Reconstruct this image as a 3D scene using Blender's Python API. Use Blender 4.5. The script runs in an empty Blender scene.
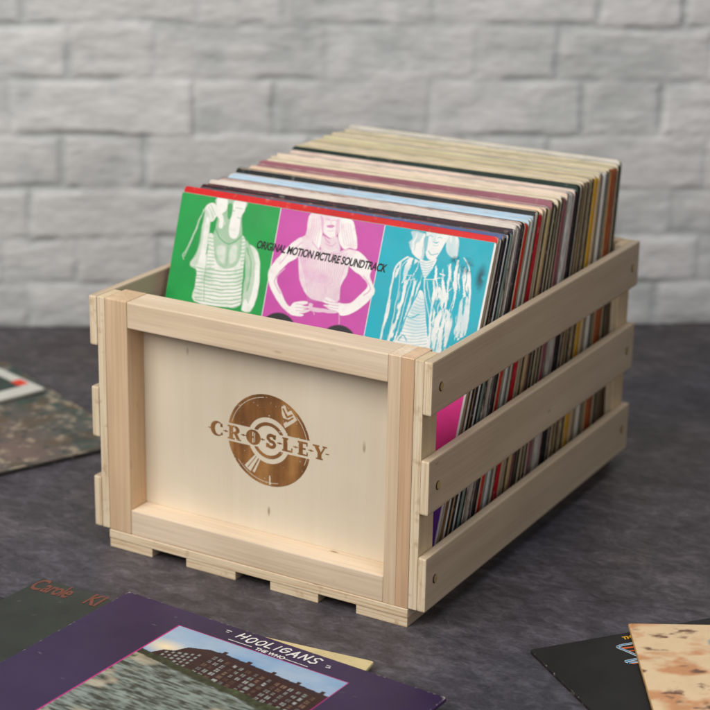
import bpy, bmesh, math, random
import numpy as np
from mathutils import Matrix, Vector
R = math.radians
random.seed(7)
rng = np.random.default_rng(11)
scene = bpy.context.scene
col = scene.collection

# ------------------------------------------------------------------ camera
pit, yaw, roll = R(-18.7258), R(29.5291), R(1.0664)
fw = np.array([-math.sin(yaw)*math.cos(pit), math.cos(yaw)*math.cos(pit), math.sin(pit)])
rt = np.array([math.cos(yaw), math.sin(yaw), 0.0])
up = np.cross(rt, fw)
rt2 = math.cos(roll)*rt + math.sin(roll)*up
up2 = -math.sin(roll)*rt + math.cos(roll)*up
cd = bpy.data.cameras.new('camera')
cam = bpy.data.objects.new('camera', cd)
col.objects.link(cam)
M4 = Matrix.Identity(4)
for i in range(3):
    M4[i][0], M4[i][1], M4[i][2] = rt2[i], up2[i], -fw[i]
M4[0][3], M4[1][3], M4[2][3] = 1.0021082, -1.2803583, 0.7360553
cam.matrix_world = M4
cd.sensor_width = 36
cd.lens = 1864.788/710*36
cd.clip_start = 0.05
cd.clip_end = 50
cd.dof.use_dof = True
cd.dof.focus_distance = 1.56
cd.dof.aperture_fstop = 6.4
cd.dof.aperture_blades = 0
scene.camera = cam

# ------------------------------------------------------------------ light
world = bpy.data.worlds.new('World')
scene.world = world
world.use_nodes = True
bg = world.node_tree.nodes['Background']
bg.inputs[0].default_value = (0.86, 0.92, 1.0, 1)
bg.inputs[1].default_value = 0.17

def area(name, loc, target, size, power, color, sy=None):
    l = bpy.data.lights.new(name, 'AREA')
    l.energy = power
    l.color = color
    l.size = size
    if sy:
        l.shape = 'RECTANGLE'
        l.size_y = sy
    o = bpy.data.objects.new(name, l)
    o.location = loc
    o.rotation_euler = (Vector(target)-Vector(loc)).to_track_quat('-Z', 'Y').to_euler()
    col.objects.link(o)
    return o
area('key_softbox', (-0.25, -1.35, 1.50), (0.15, 0.05, 0.15), 1.35, 39, (1.0, 0.955, 0.90))
area('wall_softbox', (0.75, -0.35, 2.2), (0.0, 0.75, 0.2), 0.8, 14.5, (0.93, 0.96, 1.0))
area('low_bounce', (1.7, -0.9, 0.9), (0.35, 0.1, 0.1), 0.9, 4.4, (1.0, 0.94, 0.90))

scene.view_settings.view_transform = 'Standard'
scene.view_settings.look = 'None'
scene.view_settings.exposure = 0.0
scene.view_settings.gamma = 1.0
scene.render.engine = 'CYCLES'

# ------------------------------------------------------------------ materials
def lin(c):
    """sRGB 0..255 to linear"""
    o = []
    for v in c:
        v = v/255
        o.append(v/12.92 if v <= 0.04045 else ((v+0.055)/1.055)**2.4)
    return tuple(o)+(1.0,)

class NT:
    def __init__(s, name):
        s.m = bpy.data.materials.new(name)
        s.m.use_nodes = True
        s.t = s.m.node_tree
        s.b = s.t.nodes['Principled BSDF']
    def n(s, kind, **kw):
        nd = s.t.nodes.new(kind)
        for k, v in kw.items():
            if k.startswith('i_'):
                nd.inputs[k[2:].replace('_', ' ')].default_value = v
            elif k.startswith('n_'):
                nd.inputs[int(k[2:])].default_value = v
            else:
                setattr(nd, k, v)
        return nd
    def l(s, a, b):
        s.t.links.new(a, b)
    def ramp(s, src, stops):
        r = s.n('ShaderNodeValToRGB')
        e = r.color_ramp.elements
        while len(e) < len(stops):
            e.new(0.5)
        for i, (p, c) in enumerate(stops):
            e[i].position = p
            e[i].color = c if len(c) == 4 else tuple(c)+(1,)
        s.l(src, r.inputs[0])
        return r.outputs[0]
    def coords(s, scale, kind='Object', rnd=True):
        tc = s.n('ShaderNodeTexCoord')
        mp = s.n('ShaderNodeMapping')
        mp.inputs['Scale'].default_value = scale
        s.l(tc.outputs[kind], mp.inputs['Vector'])
        if rnd:
            oi = s.n('ShaderNodeObjectInfo')
            mu = s.n('ShaderNodeMath', operation='MULTIPLY', n_1=37.0)
            s.l(oi.outputs['Random'], mu.inputs[0])
            s.l(mu.outputs[0], mp.inputs['Location'])
        return mp.outputs[0]
    def mix(s, f, a, b, mode='MIX'):
        m = s.n('ShaderNodeMix', data_type='RGBA', blend_type=mode)
        for sock, v in ((m.inputs[0], f), (m.inputs[6], a), (m.inputs[7], b)):
            if hasattr(v, 'links'):
                s.l(v, sock)
            else:
                sock.default_value = v
        return m.outputs[2]
    def bump(s, h, strength, dist=0.001):
        b = s.n('ShaderNodeBump')
        b.inputs['Strength'].default_value = strength
        b.inputs['Distance'].default_value = dist
        s.l(h, b.inputs['Height'])
        s.l(b.outputs[0], s.b.inputs['Normal'])

def wood(name, light, dark, axis, rough=0.55, grain=1.0, knots=0.0, ply=False):
    """pale planed timber; axis is the direction the grain runs"""
    w = NT(name)
    sc = [38, 38, 38]; sc[axis] = 2.2
    fi = [420, 420, 420]; fi[axis] = 9
    v = w.coords(sc)
    n1 = w.n('ShaderNodeTexNoise'); n1.inputs['Scale'].default_value = 1.0
    n1.inputs['Detail'].default_value = 5; n1.inputs['Distortion'].default_value = 0.6
    w.l(v, n1.inputs['Vector'])
    v2 = w.coords(fi)
    n2 = w.n('ShaderNodeTexNoise'); n2.inputs['Scale'].default_value = 1.0
    n2.inputs['Detail'].default_value = 3
    w.l(v2, n2.inputs['Vector'])
    c1 = w.ramp(n1.outputs[0], [(0.32, dark), (0.5, tuple((a+b)/2 for a, b in zip(light, dark))), (0.66, light)])
    f2 = w.ramp(n2.outputs[0], [(0.35, (0.80,)*3), (0.6, (1.03,)*3)])
    c = w.mix(0.55*grain, c1, f2, 'MULTIPLY')
    # blotches of sap and handling, and a few short dark flecks
    n3 = w.n('ShaderNodeTexNoise'); n3.inputs['Scale'].default_value = 9; n3.inputs['Detail'].default_value = 2
    w.l(w.coords((1, 1, 1)), n3.inputs['Vector'])
    f3 = w.ramp(n3.outputs[0], [(0.3, (0.90, 0.89, 0.87)), (0.7, (1.04, 1.04, 1.04))])
    c = w.mix(0.8, c, f3, 'MULTIPLY')
    fl = [60, 60, 60]; fl[axis] = 18
    n4 = w.n('ShaderNodeTexVoronoi'); n4.inputs['Scale'].default_value = 1.0
    w.l(w.coords(fl), n4.inputs['Vector'])
    f4 = w.ramp(n4.outputs['Distance'], [(0.05, (0.36, 0.28, 0.2)), (0.12, (1, 1, 1))])
    n5 = w.n('ShaderNodeTexNoise'); n5.inputs['Scale'].default_value = 14
    w.l(w.coords((1, 1, 1)), n5.inputs['Vector'])
    g5 = w.ramp(n5.outputs[0], [(0.53, (0, 0, 0)), (0.60, (1, 1, 1))])
    c = w.mix(g5, c, w.mix(1.0, c, f4, 'MULTIPLY'))
    w.l(c, w.b.inputs['Base Color'])
    w.b.inputs['Roughness'].default_value = rough
    w.b.inputs['Specular IOR Level'].default_value = 0.35
    w.bump(n2.outputs[0], 0.25, 0.0006)
    return w.m

def ply_edge(name, light, dark, across):
    """stacked veneer edge: thin bands across one axis"""
    w = NT(name)
    sc = [14, 14, 14]; sc[across] = 620
    n1 = w.n('ShaderNodeTexNoise'); n1.inputs['Scale'].default_value = 1.0; n1.inputs['Detail'].default_value = 4
    w.l(w.coords(sc), n1.inputs['Vector'])
    sp = [90, 90, 90]
    n2 = w.n('ShaderNodeTexNoise'); n2.inputs['Scale'].default_value = 1.0; n2.inputs['Detail'].default_value = 4
    w.l(w.coords(sp), n2.inputs['Vector'])
    c = w.ramp(n1.outputs[0], [(0.3, dark), (0.55, light)])
    f = w.ramp(n2.outputs[0], [(0.28, (0.68, 0.60, 0.5)), (0.42, (1, 1, 1))])
    c = w.mix(0.8, c, f, 'MULTIPLY')
    w.l(c, w.b.inputs['Base Color'])
    w.b.inputs['Roughness'].default_value = 0.7
    w.bump(n1.outputs[0], 0.3, 0.0006)
    return w.m

PINE_L, PINE_D = lin((230, 210, 184)), lin((216, 192, 162))
rail_mat = wood('planed_pine_rail', PINE_L, PINE_D, 0)
stile_mat = wood('planed_pine_stile', PINE_L, lin((218, 190, 156)), 2)
pink_mat = wood('pinkish_pine_stile', lin((222, 188, 154)), lin((206, 168, 132)), 2)
tan_mat = wood('tan_pine_stile', lin((226, 198, 164)), lin((210, 178, 142)), 2)
panel_mat = wood('birch_ply_panel', lin((230, 218, 196)), lin((226, 212, 189)), 2, grain=0.12, rough=0.6)
slat_mat = wood('birch_ply_slat', lin((200, 180, 154)), lin((184, 162, 136)), 1, grain=0.5)
post_mat = wood('birch_post', lin((222, 200, 164)), lin((206, 180, 142)), 2, grain=0.7)
edge_mat = ply_edge('ply_edge_upright', lin((230, 212, 182)), lin((204, 176, 138)), 0)
edge_h_mat = ply_edge('ply_edge_lying', lin((230, 210, 178)), lin((198, 166, 128)), 2)

def plain(name, c, rough=0.5, metal=0.0, noise=0.12, scale=120):
    w = NT(name)
    n = w.n('ShaderNodeTexNoise'); n.inputs['Scale'].default_value = scale; n.inputs['Detail'].default_value = 3
    w.l(w.coords((1, 1, 1)), n.inputs['Vector'])
    c = tuple(c[:3])
    k = w.ramp(n.outputs[0], [(0.3, tuple(v*(1-noise) for v in c)), (0.7, tuple(min(1, v*(1+noise)) for v in c))])
    w.l(k, w.b.inputs['Base Color'])
    w.b.inputs['Roughness'].default_value = rough
    w.b.inputs['Metallic'].default_value = metal
    return w.m

# ------------------------------------------------------------------ object helpers
def link(name, mesh, parent=None, mats=()):
    o = bpy.data.objects.new(name, mesh)
    col.objects.link(o)
    for m in mats:
        mesh.materials.append(m)
    if parent:
        o.parent = parent
    return o

def tag(o, label=None, cat=None, group=None, kind=None):
    for k, v in (('label', label), ('category', cat), ('group', group), ('kind', kind)):
        if v:
            o[k] = v
    return o

def board(name, x0, x1, y0, y1, z0, z1, mats, parent, bevel=0.0012, face_mat=None):
    """a bevelled board, origin at its centre; face_mat(normal) -> slot"""
    bm = bmesh.new()
    bmesh.ops.create_cube(bm, size=1.0)
    sx, sy, sz = x1-x0, y1-y0, z1-z0
    for v in bm.verts:
        v.co = Vector((v.co.x*sx, v.co.y*sy, v.co.z*sz))
    bmesh.ops.bevel(bm, geom=list(bm.edges), offset=bevel, segments=2, profile=0.6, affect='EDGES')
    bm.normal_update()
    for f in bm.faces:
        f.smooth = False
        if face_mat:
            f.material_index = face_mat(f.normal)
    me = bpy.data.meshes.new(name)
    bm.to_mesh(me); bm.free()
    o = link(name, me, parent, mats)
    o.location = ((x0+x1)/2, (y0+y1)/2, (z0+z1)/2)
    return o

def vnoise(shape, cells, seed):
    """smooth value noise on a grid"""
    r = np.random.default_rng(seed)
    h, w = shape
    cy, cx = cells
    g = r.random((cy+2, cx+2))
    y = np.linspace(0, cy-1e-6, h); x = np.linspace(0, cx-1e-6, w)
    yi = y.astype(int); xi = x.astype(int)
    fy = (y-yi)[:, None]; fx = (x-xi)[None, :]
    fy = fy*fy*(3-2*fy); fx = fx*fx*(3-2*fx)
    a = g[yi][:, xi]; b = g[yi][:, xi+1]; c = g[yi+1][:, xi]; d = g[yi+1][:, xi+1]
    return (a*(1-fx)+b*fx)*(1-fy)+(c*(1-fx)+d*fx)*fy

def fbm(shape, cells, seed, octaves=4):
    o = np.zeros(shape); amp = 1.0; tot = 0
    for k in range(octaves):
        o += amp*vnoise(shape, (cells[0]*2**k, cells[1]*2**k), seed+k)
        tot += amp; amp *= 0.55
    return o/tot

def grid_mesh(name, V, n_rows, n_cols, colors=None):
    """V: (rows*cols,3) vertices; quads between them"""
    idx = np.arange(n_rows*n_cols).reshape(n_rows, n_cols)
    q = np.stack([idx[:-1, :-1], idx[:-1, 1:], idx[1:, 1:], idx[1:, :-1]], -1).reshape(-1, 4)
    me = bpy.data.meshes.new(name)
    me.vertices.add(len(V)); me.vertices.foreach_set('co', np.asarray(V, dtype=np.float32).ravel())
    me.loops.add(q.size); me.loops.foreach_set('vertex_index', q.ravel().astype(np.int32))
    me.polygons.add(len(q)); me.polygons.foreach_set('loop_start', np.arange(0, q.size, 4, dtype=np.int32))
    me.update(calc_edges=True)
    if colors is not None:
        at = me.color_attributes.new('print', 'FLOAT_COLOR', 'POINT')
        c = np.ones((len(V), 4), dtype=np.float32); c[:, :3] = colors
        at.data.foreach_set('color', c.ravel())
    me.polygons.foreach_set('use_smooth', np.ones(len(q), dtype=bool))
    me.update()
    return me

# ------------------------------------------------------------------ floor
fl = NT('mottled_slate_vinyl')
v = fl.coords((1, 1, 1), rnd=False)
ro = fl.n('ShaderNodeMapping'); ro.inputs['Rotation'].default_value = (0, 0, R(-34)); ro.inputs['Scale'].default_value = (1.0, 1.7, 1)
fl.l(v, ro.inputs['Vector'])
na = fl.n('ShaderNodeTexNoise'); na.inputs['Scale'].default_value = 9; na.inputs['Detail'].default_value = 8; na.inputs['Roughness'].default_value = 0.68; na.inputs['Distortion'].default_value = 0.5
nb = fl.n('ShaderNodeTexNoise'); nb.inputs['Scale'].default_value = 48; nb.inputs['Detail'].default_value = 6; nb.inputs['Roughness'].default_value = 0.7; nb.inputs['Distortion'].default_value = 0.8
nc = fl.n('ShaderNodeTexNoise'); nc.inputs['Scale'].default_value = 3.2; nc.inputs['Detail'].default_value = 2
fl.l(ro.outputs[0], na.inputs['Vector']); fl.l(ro.outputs[0], nb.inputs['Vector']); fl.l(v, nc.inputs['Vector'])
ca = fl.ramp(na.outputs[0], [(0.30, (0.040, 0.036, 0.039)), (0.52, (0.066, 0.060, 0.064)), (0.72, (0.108, 0.099, 0.106))])
cb = fl.ramp(nb.outputs[0], [(0.32, (0.55,)*3), (0.5, (0.97,)*3), (0.68, (1.65,)*3)])
cc = fl.ramp(nc.outputs[0], [(0.35, (1.12, 1.0, 0.94)), (0.65, (0.92, 0.95, 1.12))])
c = fl.mix(0.9, ca, cb, 'MULTIPLY'); c = fl.mix(0.8, c, cc, 'MULTIPLY')
ng = fl.n('ShaderNodeTexNoise'); ng.inputs['Scale'].default_value = 260; ng.inputs['Detail'].default_value = 4; ng.inputs['Roughness'].default_value = 0.8
fl.l(ro.outputs[0], ng.inputs['Vector'])
cg = fl.ramp(ng.outputs[0], [(0.30, (0.72,)*3), (0.5, (1.0,)*3), (0.68, (1.45,)*3)])
c = fl.mix(0.7, c, cg, 'MULTIPLY')
fl.l(c, fl.b.inputs['Base Color'])
fl.b.inputs['Roughness'].default_value = 0.52
fl.b.inputs['Specular IOR Level'].default_value = 0.3
fl.bump(ng.outputs[0], 0.35, 0.0008)
me = bpy.data.meshes.new('floor')
me.from_pydata([(-6, -6, 0), (6, -6, 0), (6, 6, 0), (-6, 6, 0)], [], [(0, 1, 2, 3)])
tag(link('floor', me, None, [fl.m]), kind='structure')

# ------------------------------------------------------------------ brick wall
wth = R(34.055)
wdir = np.array([math.cos(wth), math.sin(wth), 0]); wnor = np.array([math.sin(wth), -math.cos(wth), 0])
worg = np.array([-0.126, 0.710, 0.0])
S0, S1, Z0, Z1, st = -1.3, 1.3, -0.01, 1.05, 0.0035
ss = np.arange(S0, S1, st); zz = np.arange(Z0, Z1, st)
rows_z = [-0.003, 0.057, 0.117, 0.180, 0.248, 0.317, 0.385, 0.453, 0.520, 0.587, 0.654, 0.721, 0.788, 0.855, 0.922, 0.989, 1.056]
known = {0: [-0.414, -0.205, -0.105, 0.10, 0.205, 0.39, 0.49], 1: [-0.352, -0.25, -0.045, 0.15, 0.26, 0.44], 2: [-0.409, -0.20, -0.10, 0.10, 0.2, 0.404],
         3: [-0.367, -0.265, -0.06, 0.13, 0.24, 0.444], 4: [-0.428, -0.206, -0.104, 0.088, 0.28, 0.381],
         5: [-0.357, -0.254, -0.041, 0.142, 0.248, 0.44], 6: [-0.409, -0.199, -0.096, 0.09, 0.297, 0.403]}
SS, ZZ = np.meshgrid(ss, zz)
# a hand-laid wobble so joints are not ruler straight
wob = 0.0045*(fbm(SS.shape, (8, 20), 3)-0.5)*2
wob2 = 0.004*(fbm(SS.shape, (9, 18), 9)-0.5)*2
Sx, Zx = SS+wob2, ZZ+wob
JN = np.clip((fbm(SS.shape, (14, 40), 71, 3)-0.40)*5.0, 0.28, 1.0)   # paint fills some joints
H = np.zeros(SS.shape); TONE = np.zeros(SS.shape)
wr = random.Random(5)
for r in range(len(rows_z)-1):
    e = known.get(r) or [(-0.41 if r % 2 == 0 else -0.355)+d for d in (0, 0.205, 0.305, 0.50, 0.69, 0.79)]
    e = list(e); lng = True
    while e[-1] < S1+0.3:
        e.append(e[-1]+(0.205 if lng else 0.1)+wr.uniform(-.006, .006)); lng = not lng
    lng = False
    while e[0] > S0-0.3:
        e.insert(0, e[0]-(0.205 if lng else 0.1)-wr.uniform(-.006, .006)); lng = not lng
    za, zb_ = rows_z[r], rows_z[r+1]
    inr = (Zx >= za) & (Zx < zb_)
    for a, b in zip(e, e[1:]):
        m = inr & (Sx >= a) & (Sx < b)
        if not m.any():
            continue
        g = 0.0036 + wr.uniform(-.001, .0022)
        dx = np.minimum(Sx[m]-a, b-Sx[m])-g*0.8; dz = np.minimum(Zx[m]-za, zb_-Zx[m])-g*0.8
        d = np.minimum(dx, dz)
        kk = dx+dz-np.sqrt(dx*dx+dz*dz)  # rounded inner corner
        d = np.where((dx > 0) & (dz > 0), np.minimum(d, kk*0.9+0.0005), d)
        t = np.clip((d+0.0035)/0.0085, 0, 1)
        t = t*t*(3-2*t)
        t = 1-(1-t)*JN[m]
        tilt = wr.uniform(-.012, .012)*(Sx[m]-(a+b)/2)+wr.uniform(-.03, .03)*(Zx[m]-(za+zb_)/2)
        H[m] = t*(0.0042+wr.uniform(-.0012, .0014)+tilt)
        TONE[m] = t*wr.uniform(-1, 1)
H += 0.0022*(fbm(SS.shape, (26, 60), 21, 4)-0.5)*2 + 0.0012*(fbm(SS.shape, (90, 60), 31, 2)-0.5)*2
P = worg + SS[..., None]*wdir + ZZ[..., None]*np.array([0, 0, 1.0]) + (H-0.006)[..., None]*wnor
tone = 0.5+0.035*TONE+0.10*(fbm(SS.shape, (10, 24), 51, 5)-0.5)
H -= 0.0016*np.clip((fbm(SS.shape, (30, 70), 61, 2)-0.55)*6, 0, 1)*(TONE != 0)
hb = np.clip(H/0.0042, 0, 1)
alb = (0.57+0.06*hb)*(tone/0.5)
colr = np.stack([alb*1.0, alb*0.985, alb*0.97], -1)
mort = (1-hb)[..., None]
colr = colr*(1-mort*np.array([0.20, 0.15, 0.15]))
me = grid_mesh('brick_wall', P.reshape(-1, 3), *SS.shape, colors=colr.reshape(-1, 3))
wm = NT('whitewashed_brick')
at = wm.n('ShaderNodeVertexColor', layer_name='print')
n = wm.n('ShaderNodeTexNoise'); n.inputs['Scale'].default_value = 60; n.inputs['Detail'].default_value = 6
wm.l(wm.coords((1, 1, 2.5)), n.inputs['Vector'])
k = wm.ramp(n.outputs[0], [(0.3, (0.91,)*3), (0.7, (1.04,)*3)])
wm.l(wm.mix(0.9, at.outputs[0], k, 'MULTIPLY'), wm.b.inputs['Base Color'])
wm.b.inputs['Roughness'].default_value = 0.75
wm.bump(n.outputs[0], 0.5, 0.002)
# give the sheet real thickness by a backing slab
me.materials.append(wm.m)
wall = link('brick_wall', me)
tag(wall, 'whitewashed grey brick wall in uneven rows behind the crate, out of focus', 'wall')
bm = bmesh.new()
bmesh.ops.create_cube(bm, size=1.0)
for vv in bm.verts:
    vv.co = Vector(((vv.co.x)*2.6, vv.co.y*0.1, vv.co.z*1.06))
me2 = bpy.data.meshes.new('backing'); bm.to_mesh(me2); bm.free()
bk = link('backing', me2, wall, [wm.m])
c_ = worg-wnor*0.064+np.array([0, 0, 0.51])
bk.location = c_; bk.rotation_euler = (0, 0, wth)

# ------------------------------------------------------------------ the crate
W, Hc, D = 0.35, 0.2439, 0.4536
s_, a_, zb = 0.0083, 0.0086, 0.0175
XL, XR = s_+a_, W-s_-a_
OW, OT, OB = 0.0246, 0.0249, 0.0245
FD, PY = 0.032, 0.0246
crate = bpy.data.objects.new('crate', None); col.objects.link(crate)
tag(crate, 'pale pine slatted crate full of records, round record logo burnt into its recessed end', 'crate')
ends_ply = lambda nrm: 1 if abs(nrm.y) > 0.7 else 0
for end in (0, 1):
    Y = (lambda y: y) if end == 0 else (lambda y: D-y)
    def yb(a, b):
        return (min(Y(a), Y(b)), max(Y(a), Y(b)))
    g = 0.00025
    FE = FD if end == 0 else 0.0138
    board('stile', XL+g, XL+OW, *yb(0, FE), zb, Hc, [tan_mat], crate)
    # the right stile is glued up from a light and a pinkish strip
    if end == 0:
        bm = bmesh.new()
        for i, (xa, xb) in enumerate(((XR-OW, XR-OW/2-0.0001), (XR-OW/2+0.0001, XR-g))):
            r_ = bmesh.ops.create_cube(bm, size=1.0)
            for vv in r_['verts']:
                vv.co = Vector(((xa+xb)/2+vv.co.x*(xb-xa)-XR+OW/2, (vv.co.y)*FD, vv.co.z*(Hc-zb)))
            for f in {f for vv in r_['verts'] for f in vv.link_faces}:
                f.material_index = i
        bmesh.ops.bevel(bm, geom=[e for e in bm.edges], offset=0.0005, segments=1, affect='EDGES')
        mm = bpy.data.meshes.new('stile'); bm.to_mesh(mm); bm.free()
        o = link('stile', mm, crate, [stile_mat, pink_mat]); o.location = (XR-OW/2, FD/2, (zb+Hc)/2)
        o['label'] = 'right front stile glued from a light and a pinkish strip'
    else:
        board('stile', XR-OW, XR-g, *yb(0, FE), zb, Hc, [tan_mat], crate)
    board('top_rail', XL+OW+0.0001, XR-OW-0.0001, *yb(0.0002, FE), Hc-OT, Hc-0.0002, [rail_mat], crate)
    board('bottom_rail', XL+OW+0.0001, XR-OW-0.0001, *yb(0.0002, FE), zb, zb+OB, [rail_mat], crate)
    pn = board('panel', XL+OW+0.0001, XR-OW-0.0001, *(yb(PY, PY+0.005) if end == 0 else yb(0.006, 0.011)), zb+OB+0.0001, Hc-OT-0.0001, [panel_mat], crate, bevel=0.0002)
    if end == 0:
        front_panel = pn
    for xa, xb in ((s_, XL), (XR, W-s_)):
        board('post', xa+0.0001, xb-0.0001, *yb(0.0003, 0.0267), zb+0.0006, Hc-0.0003, [post_mat, edge_mat], crate, bevel=0.0007, face_mat=ends_ply)
    # thin batten under the end
    board('base_batten', XL-0.0002, XR+0.0004, *yb(-0.0006, 0.045), 0.0090, zb-0.0002, [rail_mat, edge_h_mat], crate, bevel=0.0006, face_mat=ends_ply)
for xa, xb in ((XL, 0.065), (0.103, 0.157), (0.194, 0.244), (0.2826, XR+0.0002)):
    board('base_slat', xa, xb, 0, D, 0.0, 0.0088, [slat_mat, edge_h_mat], crate, bevel=0.0006, face_mat=ends_ply)
nail_m = plain('brass_nail_head', lin((196, 164, 108)), 0.4, 0.25)
hole_m = plain('dark_nail_hole', lin((52, 38, 26)), 0.8)
for (z0, z1) in ((0.1969, 0.2439), (0.1078, 0.1568), (0.0182, 0.0684)):
    for side in (0, 1):
        xa, xb = (0, s_) if side == 0 else (W-s_, W)
        sl = board('slat', xa, xb, -0.0004, D+0.0004, z0, z1, [slat_mat, edge_mat], crate, bevel=0.0016, face_mat=ends_ply)
        for yy in (0.0163, D-0.0163):
            bm = bmesh.new()
            sg = -1 if side == 0 else 1
            def disc(rad, off, yo, slot, n=20, ell=1.0):
                vs = [bm.verts.new((off*sg, yo+rad*ell*math.cos(t), rad*math.sin(t))) for t in [2*math.pi*i/n for i in range(n)]]
                f = bm.faces.new(vs); f.material_index = slot
                f.normal_update()
                if f.normal.x*sg < 0: f.normal_flip()
            disc(0.0042, 0.00015, 0, 1, ell=0.95)
            disc(0.0036, 0.00035, 0.0009, 0, ell=0.85)
            nm = bpy.data.meshes.new('nail'); bm.to_mesh(nm); bm.free()
            o = link('nail', nm, sl, [nail_m, hole_m])
            o.location = ((xb if side else xa)-(xa+xb)/2, yy-D/2, (0.2187 if z0 > .15 else 0.1305 if z0 > .1 else 0.0441)-(z0+z1)/2)

# ---- the burnt logo, worked out on a fine raster in panel millimetres
def seg_dist(X, Y, pts):
    d = np.full(X.shape, 1e9)
    for (ax, ay), (bx, by) in zip(pts, pts[1:]):
        vx, vy = bx-ax, by-ay
        t = np.clip(((X-ax)*vx+(Y-ay)*vy)/(vx*vx+vy*vy+1e-12), 0, 1)
        d = np.minimum(d, np.hypot(X-ax-t*vx, Y-ay-t*vy))
    return d
def poly_mask(X, Y, pts):
    m = np.zeros(X.shape, bool)
    n = len(pts)
    for i in range(n):
        x1, y1 = pts[i]; x2, y2 = pts[(i+1) % n]
        if y1 == y2: continue
        c = ((y1 > Y) != (y2 > Y)) & (X < (x2-x1)*(Y-y1)/(y2-y1)+x1)
        m ^= c
    return m
lx = np.arange(-68, 68, 0.28); lz = np.arange(-46, 46, 0.28)
LX, LZ = np.meshgrid(lx, lz)
rr = np.hypot(LX, LZ)
m = (rr < 43.2) & (rr > 21.8)
m |= (rr < 17.2) & (rr > 14.0)
m &= ~((np.abs(rr-40.2) < 0.35) & (np.sin(np.arctan2(LZ, LX)*3+1) > -0.2))
m &= ~((np.abs(LZ) < 8.7) & (rr > 17))
m &= ~(np.abs(LZ) < 8.0)
# sheen wedges lower left and the tone arm upper right are left unburnt
ang = np.degrees(np.arctan2(LZ, LX))
m &= ~((ang > -132) & (ang < -120) & (rr > 18) & (rr < 38.5)) | ((ang > -127.2) & (ang < -126) & (rr > 18) & (rr < 37))
m &= ~((ang > -117.5) & (ang < -113.5) & (rr > 18) & (rr < 37))
m &= ~((np.abs(ang+88) < 1.3) & (rr > 33) & (rr < 42))
arm = [(13, 35), (17, 37), (19.5, 31), (23, 33.5), (29.5, 25.5), (27, 23), (17, 15.5), (15, 19), (20, 24), (15, 24.5), (13.5, 28)]
am = poly_mask(LX, LZ, arm)
hol = seg_dist(LX, LZ, [(15, 33), (19, 26), (24, 29)]) < 0.8
hol |= seg_dist(LX, LZ, [(19, 22), (25, 26.5)]) < 0.7
hol |= (np.hypot(LX-18, LZ-28) < 1.3)
m &= ~(am & ~hol)
# letters
def st_(pts, w):
    return seg_dist(LX, LZ, pts) < w/2
def arc(cx, cz, rx, rz, a0, a1, n=24):
    return [(cx+rx*math.cos(math.radians(a0+(a1-a0)*i/n)), cz+rz*math.sin(math.radians(a0+(a1-a0)*i/n))) for i in range(n+1)]
def box(x0, x1, z0, z1):
    return (LX >= x0) & (LX <= x1) & (LZ >= z0) & (LZ <= z1)
def ell(cx, cz, rx, rz):
    return ((LX-cx)/rx)**2+((LZ-cz)/rz)**2 < 1
let = np.zeros(m.shape, bool)
C0 = -55.0   # C
let |= ell(C0, 0.4, 7.0, 7.2) & ~ell(C0+1.8, 0.4, 4.2, 5.6) & ~((LX > C0+2.2) & (np.abs(LZ-0.4) < 3.0))
let |= box(C0+3.6, C0+6.0, 2.6, 6.0) | box(C0+4.2, C0+6.0, -5.0, -2.6)
R0 = -36.6   # R
let |= box(R0-5.2, R0-1.2, -6.4, 6.4) | box(R0-6.8, R0+0.6, -6.6, -5.2) | box(R0-6.8, R0, 5.2, 6.6)
let |= (ell(R0+0.2, 2.9, 5.6, 3.9) & ~ell(R0-0.6, 2.9, 2.6, 2.2) & (LX > R0-1.5))
let |= poly_mask(LX, LZ, [(R0-0.5, -0.2), (R0+3, -0.2), (R0+6.0, -5.4), (R0+7.4, -5.4), (R0+7.4, -6.6), (R0+3.0, -6.6)])
O0 = -16.2   # O
let |= ell(O0, 0, 7.6, 7.2) & ~box(O0-1.3, O0+0.2, 0.8, 5.2) & ~box(O0-1.3, O0+0.2, -5.2, -0.8) & ~box(O0+1.0, O0+1.8, -4.6, 4.6)
S0_ = 2.6    # S
let |= st_(arc(S0_, 2.9, 3.4, 2.7, 15, 200)+arc(S0_, -2.9, 3.6, 2.7, 100, -160)[0:], 3.0)
let |= box(S0_+3.0, S0_+4.9, 2.4, 6.4) | box(S0_-5.2, S0_-3.2, -6.4, -2.4)
L0 = 19.6    # L
let |= box(L0-4.2, L0-0.2, -6.2, 6.2) | box(L0-5.4, L0+0.8, 5.0, 6.4) | box(L0-5.4, L0+5.2, -6.4, -4.8) | box(L0+3.9, L0+5.2, -6.4, -2.2)
E0 = 35.6    # E
let |= box(E0-4.2, E0-0.2, -6.2, 6.2) | box(E0-5.4, E0+4.6, 4.9, 6.4) | box(E0-5.4, E0+5.0, -6.4, -4.9) | box(E0, E0+2.6, -0.8, 0.8) | box(E0+3.4, E0+4.6, 2.9, 6.4) | box(E0+3.8, E0+5.0, -6.4, -2.7)
Y0 = 53.0    # Y
let |= poly_mask(LX, LZ, [(Y0-6.2, 5.6), (Y0-2.0, 5.6), (Y0+1.4, -0.6), (Y0+1.4, -5.2), (Y0-2.4, -5.2), (Y0-2.4, -0.6)])
let |= poly_mask(LX, LZ, [(Y0+4.0, 5.6), (Y0+5.6, 5.6), (Y0+1.4, -1.8), (Y0+0.4, -0.4)])
let |= box(Y0-7.4, Y0-0.6, 5.2, 6.6) | box(Y0+2.6, Y0+7.2, 5.2, 6.6) | box(Y0-4.2, Y0+3.0, -6.6, -5.2)
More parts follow.
